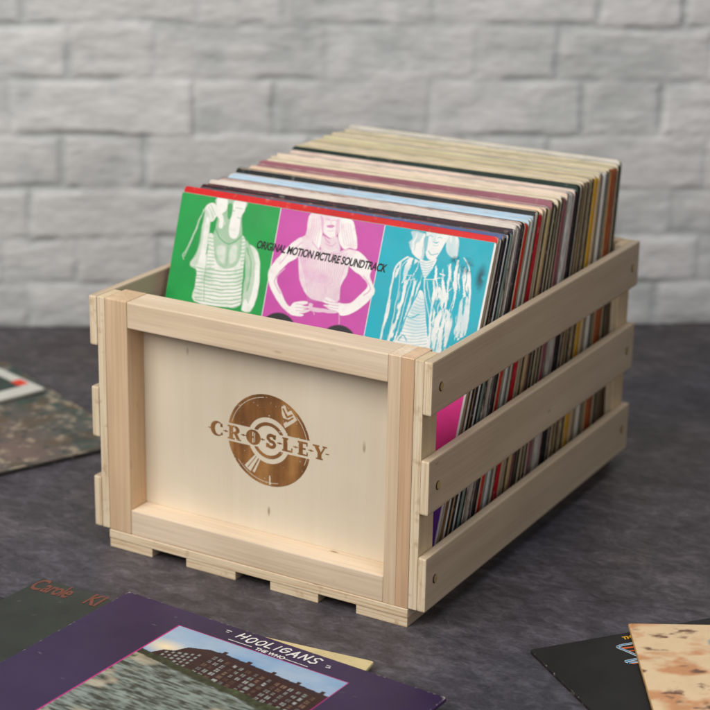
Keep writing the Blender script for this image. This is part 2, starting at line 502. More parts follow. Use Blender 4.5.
# the hairline that threads the letters
gap = seg_dist(LX, LZ, [(-64, -0.1), (62, -0.1)]) < 0.42
near = np.zeros(m.shape, bool)
for x0 in (-45.6, -26.6, -6.6, 11.6, 28.0, 43.8):
    near |= np.abs(LX-x0) < 2.6
    let |= np.hypot((LX-x0), LZ+0.1) < 1.0
let |= gap & (near | (LX < -60.5) | (LX > 58.6))
m |= let
wear = fbm(m.shape, (50, 70), 77, 3)
m &= ~((wear > 0.80))
mi, mj = np.nonzero(m)
hx = 0.14
q = np.empty((len(mi), 4, 3), np.float32)
cx_, cz_ = lx[mj], lz[mi]
vid = {}
vx = np.full((m.shape[0]+1, m.shape[1]+1), -1, int)
corners = [(0, 0), (0, 1), (1, 1), (1, 0)]
used = np.zeros(vx.shape, bool)
for di, dj in corners:
    used[mi+di, mj+dj] = True
vi, vj = np.nonzero(used); vx[vi, vj] = np.arange(len(vi))
verts = np.stack([(lx[0]-hx+vj*0.28)/1000, np.zeros(len(vi)), (lz[0]-hx+vi*0.28)/1000], -1)
faces = np.stack([vx[mi+di, mj+dj] for di, dj in corners], -1)
lm = bpy.data.meshes.new('logo'); lm.from_pydata(verts.tolist(), [], faces.tolist()); lm.update()
burn = NT('burnt_wood_brand')
sc = burn.coords((60, 60, 7), rnd=False)
n = burn.n('ShaderNodeTexNoise'); n.inputs['Scale'].default_value = 1.0; n.inputs['Detail'].default_value = 5
burn.l(sc, n.inputs['Vector'])
n2 = burn.n('ShaderNodeTexNoise'); n2.inputs['Scale'].default_value = 34; n2.inputs['Detail'].default_value = 3
burn.l(burn.coords((1, 1, 1), rnd=False), n2.inputs['Vector'])
k = burn.ramp(n.outputs[0], [(0.3, lin((106, 68, 34))), (0.5, lin((144, 98, 52))), (0.72, lin((184, 136, 80)))])
k2 = burn.ramp(n2.outputs[0], [(0.35, (0.62, 0.56, 0.5)), (0.62, (1.12, 1.08, 1.0))])
burn.l(burn.mix(0.9, k, k2, 'MULTIPLY'), burn.b.inputs['Base Color'])
burn.b.inputs['Roughness'].default_value = 0.7
logo = link('logo', lm, front_panel, [burn.m])
logo.location = Vector((0.1766, PY-0.0002, 0.1315))-front_panel.location
logo['label'] = 'burnt brown record emblem with a lettered band reading CROSLEY'

# ------------------------------------------------------------------ lettering from outlines
def text_mesh(body, size, shear=0.0, bold=0.0, spacing=1.0):
    cu = bpy.data.curves.new('lettering', 'FONT')
    cu.body = body; cu.size = size; cu.shear = shear; cu.offset = bold; cu.space_character = spacing
    cu.align_x = 'LEFT'
    o = bpy.data.objects.new('lettering', cu); col.objects.link(o)
    dg = bpy.context.evaluated_depsgraph_get()
    me = bpy.data.meshes.new_from_object(o.evaluated_get(dg))
    vs = [tuple(v.co) for v in me.vertices]; fs = [tuple(p.vertices) for p in me.polygons]
    bpy.data.objects.remove(o); bpy.data.curves.remove(cu); bpy.data.meshes.remove(me)
    return vs, fs

# ------------------------------------------------------------------ record sleeves
def sleeve_lattice(w, h, r, n=7, xs=None, ys=None):
    base = [0, .12*r, .3*r, .6*r, r]
    def line(L, extra):
        mid = list(np.linspace(r, L-r, n)) if extra is None else [e for e in extra if r < e < L-r]
        s = base[:-1]+sorted(set([r]+mid+[L-r]))+[L-b for b in reversed(base[:-1])]
        return np.array(s)
    X = line(w, xs); Y = line(h, ys)
    gx, gy = np.meshgrid(X, Y)
    for cx, cy, sx, sy in ((r, r, -1, -1), (w-r, r, 1, -1), (r, h-r, -1, 1), (w-r, h-r, 1, 1)):
        dx = (gx-cx)*sx; dy = (gy-cy)*sy
        mk = (dx > 0) & (dy > 0)
        mx = np.maximum(dx, dy); ln = np.hypot(dx, dy)
        f = np.where(mk & (ln > 0), mx/np.maximum(ln, 1e-9), 1)
        gx = np.where(mk, cx+dx*f*sx, gx); gy = np.where(mk, cy+dy*f*sy, gy)
    return gx, gy

def sleeve_mesh(name, w, h, t, r=0.0022, bow=0.0, seed=0, xs=None, ys=None, rag=0.00025):
    """a closed cardboard sleeve standing in x,z with thickness along +y; slots 0 cover, 1 right/left edge, 2 top/bottom edge, 3 back"""
    gx, gy = sleeve_lattice(w, h, r, 7, xs, ys)
    ny, nx = gx.shape
    ins = min(0.0005, t*0.3)
    rr_ = np.random.default_rng(seed)
    def layer(inset, y):
        fx = (w/2-inset)/(w/2); fz = (h/2-inset)/(h/2)
        x = (gx-w/2)*fx; z = (gy-h/2)*fz+h/2
        yy = y + bow*(1-(2*gx/w-1)**2)*(gy/h)**1.0
        return np.stack([x, yy, z], -1)
    F = layer(ins, 0.0); B = layer(ins, t)
    loop = [(0, j) for j in range(nx)]+[(i, nx-1) for i in range(1, ny)]+[(ny-1, j) for j in range(nx-2, -1, -1)]+[(i, 0) for i in range(ny-2, 0, -1)]
    li = np.array([a for a, b in loop]); lj = np.array([b for a, b in loop])
    n = len(loop)
    e1 = layer(0, ins)[li, lj]; e2 = layer(0, t-ins)[li, lj]
    jit = rr_.normal(0, rag, (n, 1)); k = np.ones(5)/5
    jit = np.convolve(np.r_[jit[-2:, 0], jit[:, 0], jit[:2, 0]], k, 'valid')[:, None]
    cen = np.array([[0, 0, h/2]]); dirv = e1-cen; dirv[:, 1] = 0; dirv /= np.linalg.norm(dirv, axis=1)[:, None]
    e1 = e1+dirv*jit; e2 = e2+dirv*jit
    V = np.concatenate([F.reshape(-1, 3), B.reshape(-1, 3), e1, e2])
    fi = np.arange(ny*nx).reshape(ny, nx); nb = ny*nx
    f1 = np.stack([fi[:-1, :-1], fi[:-1, 1:], fi[1:, 1:], fi[1:, :-1]], -1).reshape(-1, 4)
    f2 = np.stack([fi[:-1, :-1], fi[1:, :-1], fi[1:, 1:], fi[:-1, 1:]], -1).reshape(-1, 4)+nb
    lo = fi[li, lj]; o1 = 2*nb+np.arange(n); o2 = o1+n
    nx_ = np.roll(np.arange(n), -1)
    s1 = np.stack([lo, o1, o1[nx_], lo[nx_]], -1)
    s2 = np.stack([o1, o2, o2[nx_], o1[nx_]], -1)
    s3 = np.stack([o2, lo+nb, lo[nx_]+nb, o2[nx_]], -1)
    # orientation: outline runs so that edge quads face outward
    mid = (e1+e1[nx_])/2
    side = (np.abs(mid[:, 0]) > np.abs(mid[:, 2]-h/2)).astype(int)
    sl = np.where(side == 1, 1, 2)
    Fa = np.concatenate([f1, f2, s1, s2, s3])
    mi_ = np.concatenate([np.zeros(len(f1), int), np.full(len(f2), 3), sl, sl, sl])
    me = bpy.data.meshes.new(name)
    me.vertices.add(len(V)); me.vertices.foreach_set('co', V.astype(np.float32).ravel())
    me.loops.add(Fa.size); me.loops.foreach_set('vertex_index', Fa.ravel().astype(np.int32))
    me.polygons.add(len(Fa)); me.polygons.foreach_set('loop_start', np.arange(0, Fa.size, 4, dtype=np.int32))
    me.update(calc_edges=True)
    me.polygons.foreach_set('material_index', mi_.astype(np.int32))
    me.update()
    return me, F.reshape(-1, 3), nb

_mc = {}
def card(c, kind='edge', c2=None, seed=0):
    """printed card edge or cover: base colour, scuffs, paper worn through"""
    key = (tuple(c), kind, tuple(c2) if c2 else None)
    if key in _mc: return _mc[key]
    if kind == 'top':
        c = tuple(v*0.93 for v in c); c2 = tuple(v*0.93 for v in c2) if c2 else None
    w = NT('sleeve_card_'+kind)
    a = lin(c)
    b = lin(c2) if c2 else tuple(v*0.72 for v in a[:3])+(1,)
    n = w.n('ShaderNodeTexNoise'); n.inputs['Detail'].default_value = 6; n.inputs['Scale'].default_value = 1.0
    n.inputs['Roughness'].default_value = 0.65
    w.l(w.coords({'edge': (60, 700, 60), 'top': (34, 700, 200), 'cover': (22, 22, 30)}[kind]), n.inputs['Vector'])
    if c2:
        cc = w.ramp(n.outputs[0], [(0.44, a), (0.50, tuple((x+y)/2 for x, y in zip(a, b))), (0.56, b)])
    else:
        cc = w.ramp(n.outputs[0], [(0.3, b), (0.55, a)])
    n2 = w.n('ShaderNodeTexNoise'); n2.inputs['Scale'].default_value = 150; n2.inputs['Detail'].default_value = 5
    w.l(w.coords((1, 1, 1)), n2.inputs['Vector'])
    f = w.ramp(n2.outputs[0], [(0.60, (0, 0, 0)), (0.70, (1, 1, 1))])
    f2 = w.n('ShaderNodeMath', operation='MULTIPLY', n_1=0.35 if kind != 'cover' else 0.15); w.l(f, f2.inputs[0])
    cc = w.mix(f2.outputs[0], cc, (0.50, 0.45, 0.38, 1))
    w.l(cc, w.b.inputs['Base Color'])
    w.b.inputs['Roughness'].default_value = 0.42 if kind == 'cover' else 0.55
    w.b.inputs['Specular IOR Level'].default_value = 0.22
    w.bump(n2.outputs[0], 0.3, 0.0004)
    _mc[key] = w.m
    return w.m

def attr_card(name, rough=0.38, scuff=0.5):
    w = NT(name)
    at = w.n('ShaderNodeVertexColor', layer_name='print')
    n = w.n('ShaderNodeTexNoise'); n.inputs['Scale'].default_value = 55; n.inputs['Detail'].default_value = 8; n.inputs['Roughness'].default_value = 0.7
    w.l(w.coords((1, 1, 1), rnd=False), n.inputs['Vector'])
    k = w.ramp(n.outputs[0], [(0.3, (0.86,)*3), (0.5, (1.0,)*3), (0.7, (1.08,)*3)])
    c = w.mix(scuff, at.outputs[0], k, 'MULTIPLY')
    w.l(c, w.b.inputs['Base Color'])
    ru = w.ramp(n.outputs[0], [(0.3, (rough*0.8,)*3), (0.7, (rough*1.3,)*3)])
    w.l(ru, w.b.inputs['Roughness'])
    w.b.inputs['Specular IOR Level'].default_value = 0.25
    w.bump(n.outputs[0], 0.08, 0.0006)
    return w.m

LP = 0.3143
X_T = 0.0175
def place_standing(o, yr, t, dz=0.0, dx=0.0, yaw=0.0, tilt=0.0, zt=0.31):
    """stand sleeve o (thickness t) so that its upper right corner is at depth yr"""
    f = (yr-0.1525)/0.2915
    y_b = 0.0445+0.3695*f
    lean = math.asin((yr-y_b)/LP)
    # the card twists a little: square at the foot, turned at the top
    tw = math.tan(yaw*0.68)
    me = o.data
    co = np.empty(len(me.vertices)*3, np.float32); me.vertices.foreach_get('co', co); co = co.reshape(-1, 3)
    co[:, 1] += co[:, 0]*tw*co[:, 2]/LP
    me.vertices.foreach_set('co', co.ravel()); me.update()
    yaw = yaw*0.32
    m = Matrix.Rotation(yaw, 4, 'Z') @ Matrix.Rotation(-lean, 4, 'X') @ Matrix.Rotation(tilt, 4, 'Y')
    # find where local upper right corner lands, then shift
    p = m @ Vector((LP/2, LP/2*tw, LP-0.001))
    o.matrix_world = Matrix.Translation((0.3315+dx-p.x, yr-p.y, 0.0118+dz)) @ m

# ---- raster art for the front cover, in cover millimetres (x right, v down)
SHAPES = [('p',0.42,0.7,[(37.2,4.7),(67.1,3.6),(67.3,12.3),(65.5,18.6),(69.2,36.5),(65.4,41.2),(56.5,46.7),(43.6,44.6),(40.0,39.7),(40.7,31.9),(40.9,22.3)]),
('p',0.98,0.5,[(37.7,4.6),(47.7,4.1),(48.7,14.0),(45.0,19.3),(47.5,23.7),(47.7,32.0),(43.9,31.9),(43.4,24.3),(39.9,20.1)]),
('p',0.98,0.6,[(55.7,4.3),(67.1,3.6),(67.3,12.3),(64.4,18.7),(65.5,31.6),(63.5,38.4),(57.5,38.9),(54.6,32.2),(54.7,20.2),(55.3,13.0)]),
('p',0.08,0.5,[(49.3,9.1),(53.8,7.9),(54.8,17.8),(53.2,22.8),(50.6,18.0)]),
('l',0.1,0.5,[(51.3,14.0),(57.2,14.1)]),
('l',0.15,0.4,[(58.0,10.6),(65.0,11.0)]),
('l',0.2,0.4,[(60.9,19.3),(64.1,19.7)]),
('p',0.95,0.5,[(27.5,14.3),(31.6,10.8),(36.4,11.1),(39.3,14.9),(42.1,15.5),(47.0,21.4),(46.0,23.9),(41.8,21.7),(39.3,22.6),(37.5,26.7),(34.1,28.2),(30.5,23.9),(27.1,20.1)]),
('l',0.1,0.35,[(31.9,12.7),(35.7,17.9),(38.4,20.8)]),
('l',0.1,0.35,[(29.7,14.9),(34.0,20.0),(36.5,24.4)]),
('l',0.9,0.5,[(42.0,17.4),(48.9,25.4),(49.1,28.7)]),
('p',0.7,1.0,[(27.4,16.7),(34.0,27.7),(34.9,44.8),(34.2,59.3),(31.7,70.5),(23.6,72.6),(20.6,68.7),(24.3,60.9),(27.6,48.4),(26.8,34.1)]),
('p',0.98,0.6,[(30.0,24.0),(33.8,29.4),(35.4,44.7),(35.2,59.2),(33.6,69.5),(29.2,71.2),(29.5,60.1),(30.2,45.6),(29.4,33.7)]),
('l',0.95,0.45,[(27.2,15.3),(22.7,27.5),(18.3,45.0),(13.7,59.0),(11.3,63.0),(13.2,67.0)]),
('l',0.85,0.4,[(25.5,17.5),(21.6,34.9),(16.8,53.0),(13.2,64.2)]),
('l',0.3,0.5,[(27.3,36.4),(26.5,50.9),(24.8,63.2)]),
('p',0.95,0.5,[(35.8,38.7),(40.4,40.4),(43.5,53.0),(48.0,64.3),(57.2,68.0),(66.4,65.1),(70.5,58.2),(70.7,46.3),(68.9,35.2),(74.0,39.6),(75.7,52.6),(76.5,66.8),(78.8,85.4),(79.1,99.6),(62.5,103.6),(31.1,103.5),(29.6,88.9),(28.3,74.7),(25.2,72.8),(31.0,67.0),(36.3,56.6),(35.4,44.7)]),
('p',0.5,1.2,[(39.9,38.1),(43.5,35.1),(56.2,45.0),(65.2,40.0),(69.0,35.9),(70.7,46.3),(70.6,58.7),(66.2,65.6),(57.3,68.2),(48.1,64.7),(43.5,53.0)]),
('p',0.8,1.5,[(46.3,48.3),(54.3,48.9),(55.7,63.0),(50.0,61.1),(46.1,55.0)]),
('p',0.75,1.5,[(60.4,47.5),(66.2,45.1),(67.5,56.3),(63.6,63.1),(60.3,59.9)]),
('l',0.1,0.9,[(41.2,34.3),(47.6,41.9),(56.2,45.3),(63.4,41.7),(68.4,35.2)]),
('l',0.25,0.6,[(56.5,46.7),(58.3,55.4),(58.7,64.9)]),
('l',0.08,0.62,[(25.6,72.0),(36.1,72.2),(46.6,71.8),(58.4,70.9),(68.4,68.6),(75.2,65.5)]),
('l',0.08,0.62,[(26.4,76.0),(36.7,75.5),(47.4,75.4),(59.1,74.2),(69.1,71.8),(75.9,68.8)]),
('l',0.08,0.62,[(27.2,80.0),(37.4,78.8),(48.1,79.0),(59.7,77.5),(69.8,75.1),(76.5,72.1)]),
('l',0.08,0.62,[(27.6,81.9),(38.1,82.1),(48.7,81.6),(60.4,80.8),(70.5,78.4),(77.2,75.3)]),
('l',0.08,0.62,[(28.5,85.9),(38.8,85.4),(49.4,85.3),(61.1,84.0),(71.2,81.6),(77.9,78.6)]),
('l',0.08,0.62,[(29.3,89.9),(39.5,88.7),(50.2,88.9),(61.8,87.3),(71.8,84.9),(78.6,81.9)]),
('l',0.08,0.62,[(29.7,91.8),(40.2,91.9),(50.7,91.5),(62.5,90.6),(72.5,88.2),(79.2,85.1)]),
('l',0.08,0.62,[(30.5,95.8),(40.9,95.2),(51.5,95.1),(63.1,93.8),(73.2,91.4),(79.9,88.4)]),
('l',0.08,0.62,[(31.4,99.8),(41.5,98.5),(52.2,98.7),(63.8,97.1),(73.9,94.7),(80.6,91.6)]),
('l',0.08,0.62,[(31.8,101.7),(42.2,101.8),(52.8,101.3),(64.5,100.4),(74.5,97.9),(81.3,94.9)]),
('l',0.08,0.62,[(32.6,105.7),(42.9,105.1),(53.5,104.9),(65.2,103.7),(75.2,101.2),(81.9,98.2)]),
('l',0.1,0.5,[(35.5,42.8),(40.8,42.7)]),
('l',0.1,0.5,[(68.5,38.1),(73.1,36.6)]),
('l',0.1,0.5,[(36.0,46.3),(41.6,46.2)]),
('l',0.1,0.5,[(69.2,41.5),(73.9,40.1)]),
('l',0.1,0.5,[(36.4,49.9),(42.3,49.6)]),
('l',0.1,0.5,[(69.9,45.0),(74.6,43.5)]),
('l',0.1,0.5,[(36.8,53.4),(43.0,53.1)]),
('l',0.1,0.5,[(70.6,48.5),(75.3,47.0)]),
('l',0.1,0.5,[(37.2,56.9),(43.7,56.6)]),
('l',0.1,0.5,[(71.3,51.9),(76.0,50.4)]),
('l',0.1,0.5,[(37.6,60.4),(44.5,60.1)]),
('l',0.1,0.5,[(72.0,55.4),(76.7,53.9)]),
('l',0.1,0.5,[(38.0,64.0),(45.2,63.5)]),
('l',0.1,0.5,[(72.7,58.8),(77.4,57.3)]),
('l',0.1,0.5,[(38.4,67.5),(45.9,67.0)]),
('l',0.1,0.5,[(73.5,62.3),(78.1,60.8)]),
('l',0.1,0.5,[(38.9,71.0),(46.6,70.5)]),
('l',0.1,0.5,[(74.2,65.7),(78.8,64.2)]),
('l',0.95,0.4,[(34.3,47.3),(35.1,64.0),(36.9,82.8),(39.8,101.5)]),
('l',0.12,0.4,[(36.1,49.4),(37.2,66.0),(38.5,82.6),(41.3,101.3)]),
('p',0.6,1.0,[(74.1,40.0),(79.4,43.0),(87.8,48.3),(91.8,57.1),(94.6,73.3),(94.8,89.8),(91.7,102.2),(82.9,102.7),(80.3,85.1),(78.5,66.4)]),
('p',0.98,0.6,[(78.6,41.7),(87.0,46.5),(91.1,53.9),(94.6,70.9),(94.9,85.0),(93.0,98.4),(87.9,101.9),(88.8,88.4),(89.5,74.1),(87.2,57.9),(83.3,49.0)]),
('p',0.95,0.6,[(82.1,99.1),(83.7,91.7),(87.7,95.7),(91.3,102.7),(82.5,103.3)]),
('l',0.15,0.8,[(76.3,45.4),(82.2,56.3),(84.5,70.2),(83.8,84.5)]),
('p',1,0.6,[(133.6,3.9),(144.9,4.0),(147.6,15.0),(148.9,25.9),(147.3,35.0),(139.4,38.4),(131.1,38.0),(128.7,35.7),(132.1,28.5),(132.9,20.6)]),
('p',1,0.6,[(162.1,2.9),(174.7,3.1),(180.3,12.1),(184.4,22.9),(184.0,28.0),(177.8,27.9),(171.6,29.8),(164.6,21.2),(164.7,12.4)]),
('l',0.45,0.4,[(136.8,7.9),(137.3,18.8),(136.7,34.4)]),
('l',0.45,0.4,[(165.5,7.8),(168.8,18.3),(172.9,26.9)]),
('l',0.45,0.4,[(138.6,7.6),(139.2,18.6),(138.8,34.1)]),
('l',0.45,0.4,[(167.5,7.5),(171.1,18.0),(175.0,26.6)]),
('l',0.45,0.4,[(140.5,7.3),(141.1,18.3),(140.9,33.8)]),
('l',0.45,0.4,[(169.6,7.2),(173.4,17.6),(177.0,26.2)]),
('l',0.45,0.4,[(142.4,7.0),(142.9,18.0),(143.0,33.4)]),
('l',0.45,0.4,[(171.7,6.9),(175.7,17.2),(179.1,25.9)]),
('l',0.45,0.4,[(144.2,6.7),(144.8,17.7),(145.1,33.1)]),
('l',0.45,0.4,[(173.8,6.6),(178.0,16.9),(181.2,25.6)]),
('p',0.93,0.5,[(142.6,2.5),(163.0,1.6),(164.5,13.5),(162.4,19.8),(156.8,22.4),(150.4,19.4),(145.8,13.1)]),
('p',0.55,0.8,[(143.6,4.6),(146.8,6.3),(149.2,15.9),(148.3,18.2)]),
('p',0.6,0.8,[(160.4,5.3),(163.4,6.0),(163.7,16.9),(161.3,19.1)]),
('p',0.2,0.4,[(151.3,12.2),(155.3,10.7),(159.7,11.2),(155.9,13.7)]),
('l',0.3,0.45,[(149.3,6.8),(152.0,6.0),(154.0,6.7)]),
('l',0.3,0.45,[(156.4,6.6),(158.6,5.8),(160.7,6.4)]),
('l',0.4,0.4,[(155.5,6.7),(155.5,9.4),(156.8,9.8)]),
('l',0.35,0.4,[(153.6,16.3),(156.5,16.5),(158.7,15.5)]),
('p',0.72,0.9,[(149.2,21.8),(156.0,23.4),(163.1,20.5),(168.6,33.7),(150.7,34.9)]),
('l',0.25,0.8,[(148.9,19.2),(153.5,25.1),(157.3,27.2)]),
('l',0.3,0.5,[(152.9,27.9),(159.2,29.7),(163.3,26.2)]),
('l',0.95,0.5,[(153.1,32.7),(160.1,34.2),(166.1,31.1)]),
('p',0.84,0.6,[(129.7,26.2),(137.6,23.7),(142.4,29.5),(150.2,34.9),(160.3,35.1),(168.3,33.4),(176.2,29.2),(189.0,30.5),(202.3,41.9),(195.7,46.0),(181.6,40.4),(179.6,52.8),(176.0,63.3),(175.3,78.4),(149.1,79.8),(136.2,67.7),(132.2,57.3),(129.1,44.5),(121.7,40.4)]),
('l',0.22,0.33,[(130.1,40.4),(135.2,52.4),(142.9,68.9),(146.4,82.9)]),
('l',0.22,0.33,[(132.3,40.0),(137.2,52.1),(144.4,68.6),(148.0,82.6)]),
('l',0.22,0.33,[(134.5,39.7),(139.1,51.8),(145.9,68.3),(149.5,82.3)]),
('l',0.22,0.33,[(136.7,39.3),(141.1,51.4),(147.4,68.1),(151.0,82.1)]),
('l',0.22,0.33,[(138.9,39.0),(143.0,51.1),(149.0,67.8),(152.6,81.8)]),
('l',0.22,0.33,[(141.1,38.6),(144.9,50.8),(150.5,67.6),(154.1,81.6)]),
('l',0.22,0.33,[(143.3,38.3),(146.9,50.5),(152.0,67.3),(155.6,81.3)]),
('l',0.22,0.33,[(145.5,37.9),(148.8,50.2),(153.6,67.1),(157.1,81.0)]),
('l',0.22,0.33,[(147.7,37.5),(150.7,49.9),(155.1,66.8),(158.7,80.8)]),
('l',0.22,0.33,[(149.9,37.2),(152.7,49.6),(156.6,66.6),(160.2,80.5)]),
('l',0.22,0.33,[(152.0,36.8),(154.6,49.2),(158.1,66.3),(161.7,80.3)]),
('l',0.22,0.33,[(154.2,36.5),(156.5,48.9),(159.7,66.0),(163.2,80.0)]),
('l',0.22,0.33,[(156.4,36.1),(158.5,48.6),(161.2,65.8),(164.7,79.7)]),
('l',0.22,0.33,[(158.6,35.8),(160.4,48.3),(162.7,65.5),(166.2,79.5)]),
('l',0.22,0.33,[(160.8,35.4),(162.3,48.0),(164.2,65.3),(167.8,79.2)]),
('l',0.22,0.33,[(162.9,35.1),(164.2,47.7),(165.7,65.0),(169.3,79.0)]),
('l',0.22,0.33,[(165.1,34.8),(166.2,47.3),(167.2,64.8),(170.8,78.7)]),
('l',0.22,0.33,[(167.3,34.4),(168.1,47.0),(168.8,64.5),(172.3,78.4)]),
('l',0.22,0.33,[(169.4,34.1),(170.0,46.7),(170.3,64.3),(173.8,78.2)]),
('l',0.22,0.33,[(171.6,33.7),(171.9,46.4),(171.8,64.0),(175.3,77.9)]),
('l',0.22,0.33,[(173.7,33.4),(173.8,46.1),(173.3,63.8),(176.8,77.7)]),
('l',0.22,0.33,[(175.9,33.0),(175.7,45.8),(174.8,63.5),(178.4,77.4)]),
('l',0.35,0.6,[(140.4,29.0),(150.5,36.2),(165.3,36.0),(175.9,29.9)]),
('p',0.97,0.6,[(129.8,26.7),(118.4,36.2),(105.9,55.0),(102.4,64.0),(105.6,75.1),(115.4,86.8),(125.8,95.0),(129.6,96.8),(135.2,98.1),(143.7,97.1),(144.6,95.6),(140.1,95.0),(145.0,94.2),(149.8,91.6),(150.0,90.2),(143.5,91.3),(148.5,88.7),(150.0,86.7),(142.3,88.0),(146.9,84.5),(145.7,83.2),(139.2,84.5),(132.9,86.9),(128.4,90.8),(118.8,79.6),(112.5,70.6),(112.8,62.3),(120.4,52.2),(129.0,44.1)]),
('l',0.2,0.35,[(135.4,87.4),(142.1,86.9),(147.1,85.4)]),
('l',0.2,0.35,[(136.0,90.4),(142.7,89.9),(147.7,88.4)]),
('l',0.2,0.35,[(136.7,93.4),(143.3,92.9),(148.3,91.4)]),
('p',0.97,0.6,[(182.9,29.7),(191.7,32.2),(202.3,41.9),(202.4,50.2),(209.1,60.4),(207.8,68.9),(197.0,81.7),(183.3,89.7),(177.5,86.8),(170.7,86.2),(165.7,84.9),(162.5,83.2),(168.0,82.3),(162.4,80.6),(161.6,79.0),(168.2,79.6),(163.0,77.4),(164.3,75.8),(171.2,76.9),(175.8,78.3),(187.8,77.1),(195.6,68.8),(202.1,59.0),(194.4,51.5),(184.1,47.0),(178.5,40.5)]),
('l',0.2,0.35,[(164.0,79.0),(170.5,79.2),(176.8,78.6)]),
('l',0.2,0.35,[(164.5,81.5),(171.0,81.8),(177.3,81.1)]),
('l',0.2,0.35,[(165.0,84.1),(171.5,84.3),(177.8,83.7)]),
('l',0.45,1.2,[(117.9,57.5),(110.0,69.9),(117.8,80.8)]),
('l',0.45,1,[(196.7,51.1),(205.2,60.6),(200.1,68.0)]),
('l',0.5,0.9,[(130.7,31.4),(118.8,44.0),(112.3,53.9)]),
('p',0.6,0.4,[(148.2,83.9),(152.3,84.1),(152.9,87.0),(166.0,86.6),(175.4,85.8),(175.5,88.5),(152.1,91.0),(148.5,87.8)]),
('l',0.7,0.4,[(179.6,89.1),(181.3,97.5)]),
('l',0.7,0.5,[(153.7,90.9),(155.4,93.3)]),
('p',0.6,0.8,[(233.3,3.1),(246.3,3.6),(246.9,10.3),(249.3,18.8),(248.6,26.4),(243.1,25.5),(236.8,20.8),(233.6,14.1),(235.7,9.3)]),
('t',0.95,0.6,[(232.5,2.9),(246.3,3.6),(246.9,10.3),(249.3,18.8),(248.5,26.0),(243.1,25.5),(236.1,20.9),(233.2,14.2)]),
('p',0.7,0.8,[(267.5,0.6),(278.2,2.1),(280.4,16.4),(277.8,20.4),(272.0,17.8),(268.7,12.1)]),
('t',0.98,0.6,[(267.5,0.6),(278.2,2.1),(280.4,16.4),(277.8,20.4),(272.0,17.8),(268.7,12.1)]),
('p',0.95,0.5,[(248.3,-0.6),(267.5,-0.1),(267.7,5.5),(265.6,11.7),(263.0,19.2),(259.9,24.5),(254.4,25.4),(250.4,20.4),(249.8,11.6)]),
('p',0.25,0.6,[(246.9,6.7),(250.4,5.2),(250.9,11.7),(250.8,18.5),(247.9,15.4)]),
('p',0.15,0.35,[(254.5,8.7),(257.9,9.0),(261.2,8.3),(258.5,10.2)]),
('l',0.15,0.5,[(250.6,4.7),(252.4,4.0),(254.4,4.8)]),
('l',0.15,0.5,[(259.0,5.1),(260.7,4.2),(262.7,4.9)]),
('l',0.4,0.4,[(256.6,4.4),(256.4,7.0),(257.9,7.3)]),
('l',0.4,0.5,[(255.9,12.0),(258.6,12.3),(260.6,11.3)]),
('l',0.3,0.9,[(252.6,18.2),(256.5,20.8),(262.1,18.5)]),
('p',0.95,0.4,[(246.3,26.4),(252.9,27.1),(261.6,23.5),(260.3,30.3),(254.9,41.7),(250.2,36.4)]),
('l',0.15,0.42,[(247.5,28.7),(253.7,29.3),(260.2,25.9)]),
('l',0.15,0.42,[(248.0,30.9),(254.1,31.3),(259.5,28.3)]),
('l',0.15,0.42,[(248.4,33.1),(254.5,33.4),(258.9,30.7)]),
('l',0.15,0.42,[(248.9,35.4),(254.9,35.5),(258.2,33.1)]),
('l',0.15,0.42,[(249.3,37.6),(255.3,37.5),(257.6,35.6)]),
('l',0.15,0.42,[(249.8,39.9),(255.8,39.6),(256.9,38.0)]),
('t',0.95,0.6,[(234.8,26.8),(227.5,33.0),(224.6,39.7),(224.7,54.9),(225.1,76.3),(223.7,103.5),(239.5,106.9),(243.1,82.2),(248.5,61.6),(252.3,45.0),(249.5,36.5),(245.6,28.3)]),
('t',0.97,0.6,[(262.2,24.7),(271.6,26.7),(281.6,21.0),(287.6,18.4),(293.7,25.7),(297.7,39.2),(301.4,63.2),(302.2,82.4),(296.4,90.5),(285.0,103.2),(270.5,104.0),(262.2,75.3),(254.2,43.2),(257.1,38.8)]),
('p',0.95,0.4,[(251.7,54.0),(255.8,55.9),(259.5,66.9),(266.2,88.8),(271.1,106.6),(238.0,108.1),(242.4,93.0),(245.4,74.6),(249.6,62.3)]),
('l',0.2,0.38,[(251.2,60.3),(256.0,61.4),(260.1,59.3)]),
('l',0.2,0.38,[(250.4,63.2),(256.0,64.2),(260.6,62.0)]),
('l',0.2,0.38,[(249.7,66.1),(256.0,66.9),(261.1,64.6)]),
('l',0.2,0.38,[(248.9,69.0),(255.9,69.7),(261.7,67.3)]),
('l',0.2,0.38,[(248.1,71.8),(255.9,72.5),(262.2,70.0)]),
('l',0.2,0.38,[(247.3,74.7),(255.9,75.2),(262.8,72.6)]),
('l',0.2,0.38,[(246.5,77.6),(255.9,78.0),(263.3,75.3)]),
('l',0.2,0.38,[(245.7,80.5),(255.9,80.7),(263.8,77.9)]),
('l',0.2,0.38,[(245.0,83.4),(255.9,83.5),(264.3,80.6)]),
('l',0.2,0.38,[(244.2,86.3),(255.9,86.3),(264.9,83.3)]),
('l',0.2,0.38,[(243.4,89.2),(255.9,89.0),(265.4,85.9)]),
('l',0.2,0.38,[(242.6,92.2),(255.8,91.8),(265.9,88.6)]),
('l',0.2,0.38,[(241.8,95.1),(255.8,94.5),(266.5,91.2)]),
('l',0.2,0.38,[(241.0,98.0),(255.8,97.3),(267.0,93.9)]),
('l',0.2,0.38,[(240.3,100.9),(255.8,100.1),(267.5,96.5)]),
('l',0.2,0.38,[(239.5,103.8),(255.8,102.8),(268.1,99.2)]),
('l',0.2,0.38,[(238.7,106.7),(255.8,105.6),(268.6,101.9)]),
('l',0.05,0.9,[(244.2,78.4),(249.2,79.3),(255.8,74.6)]),
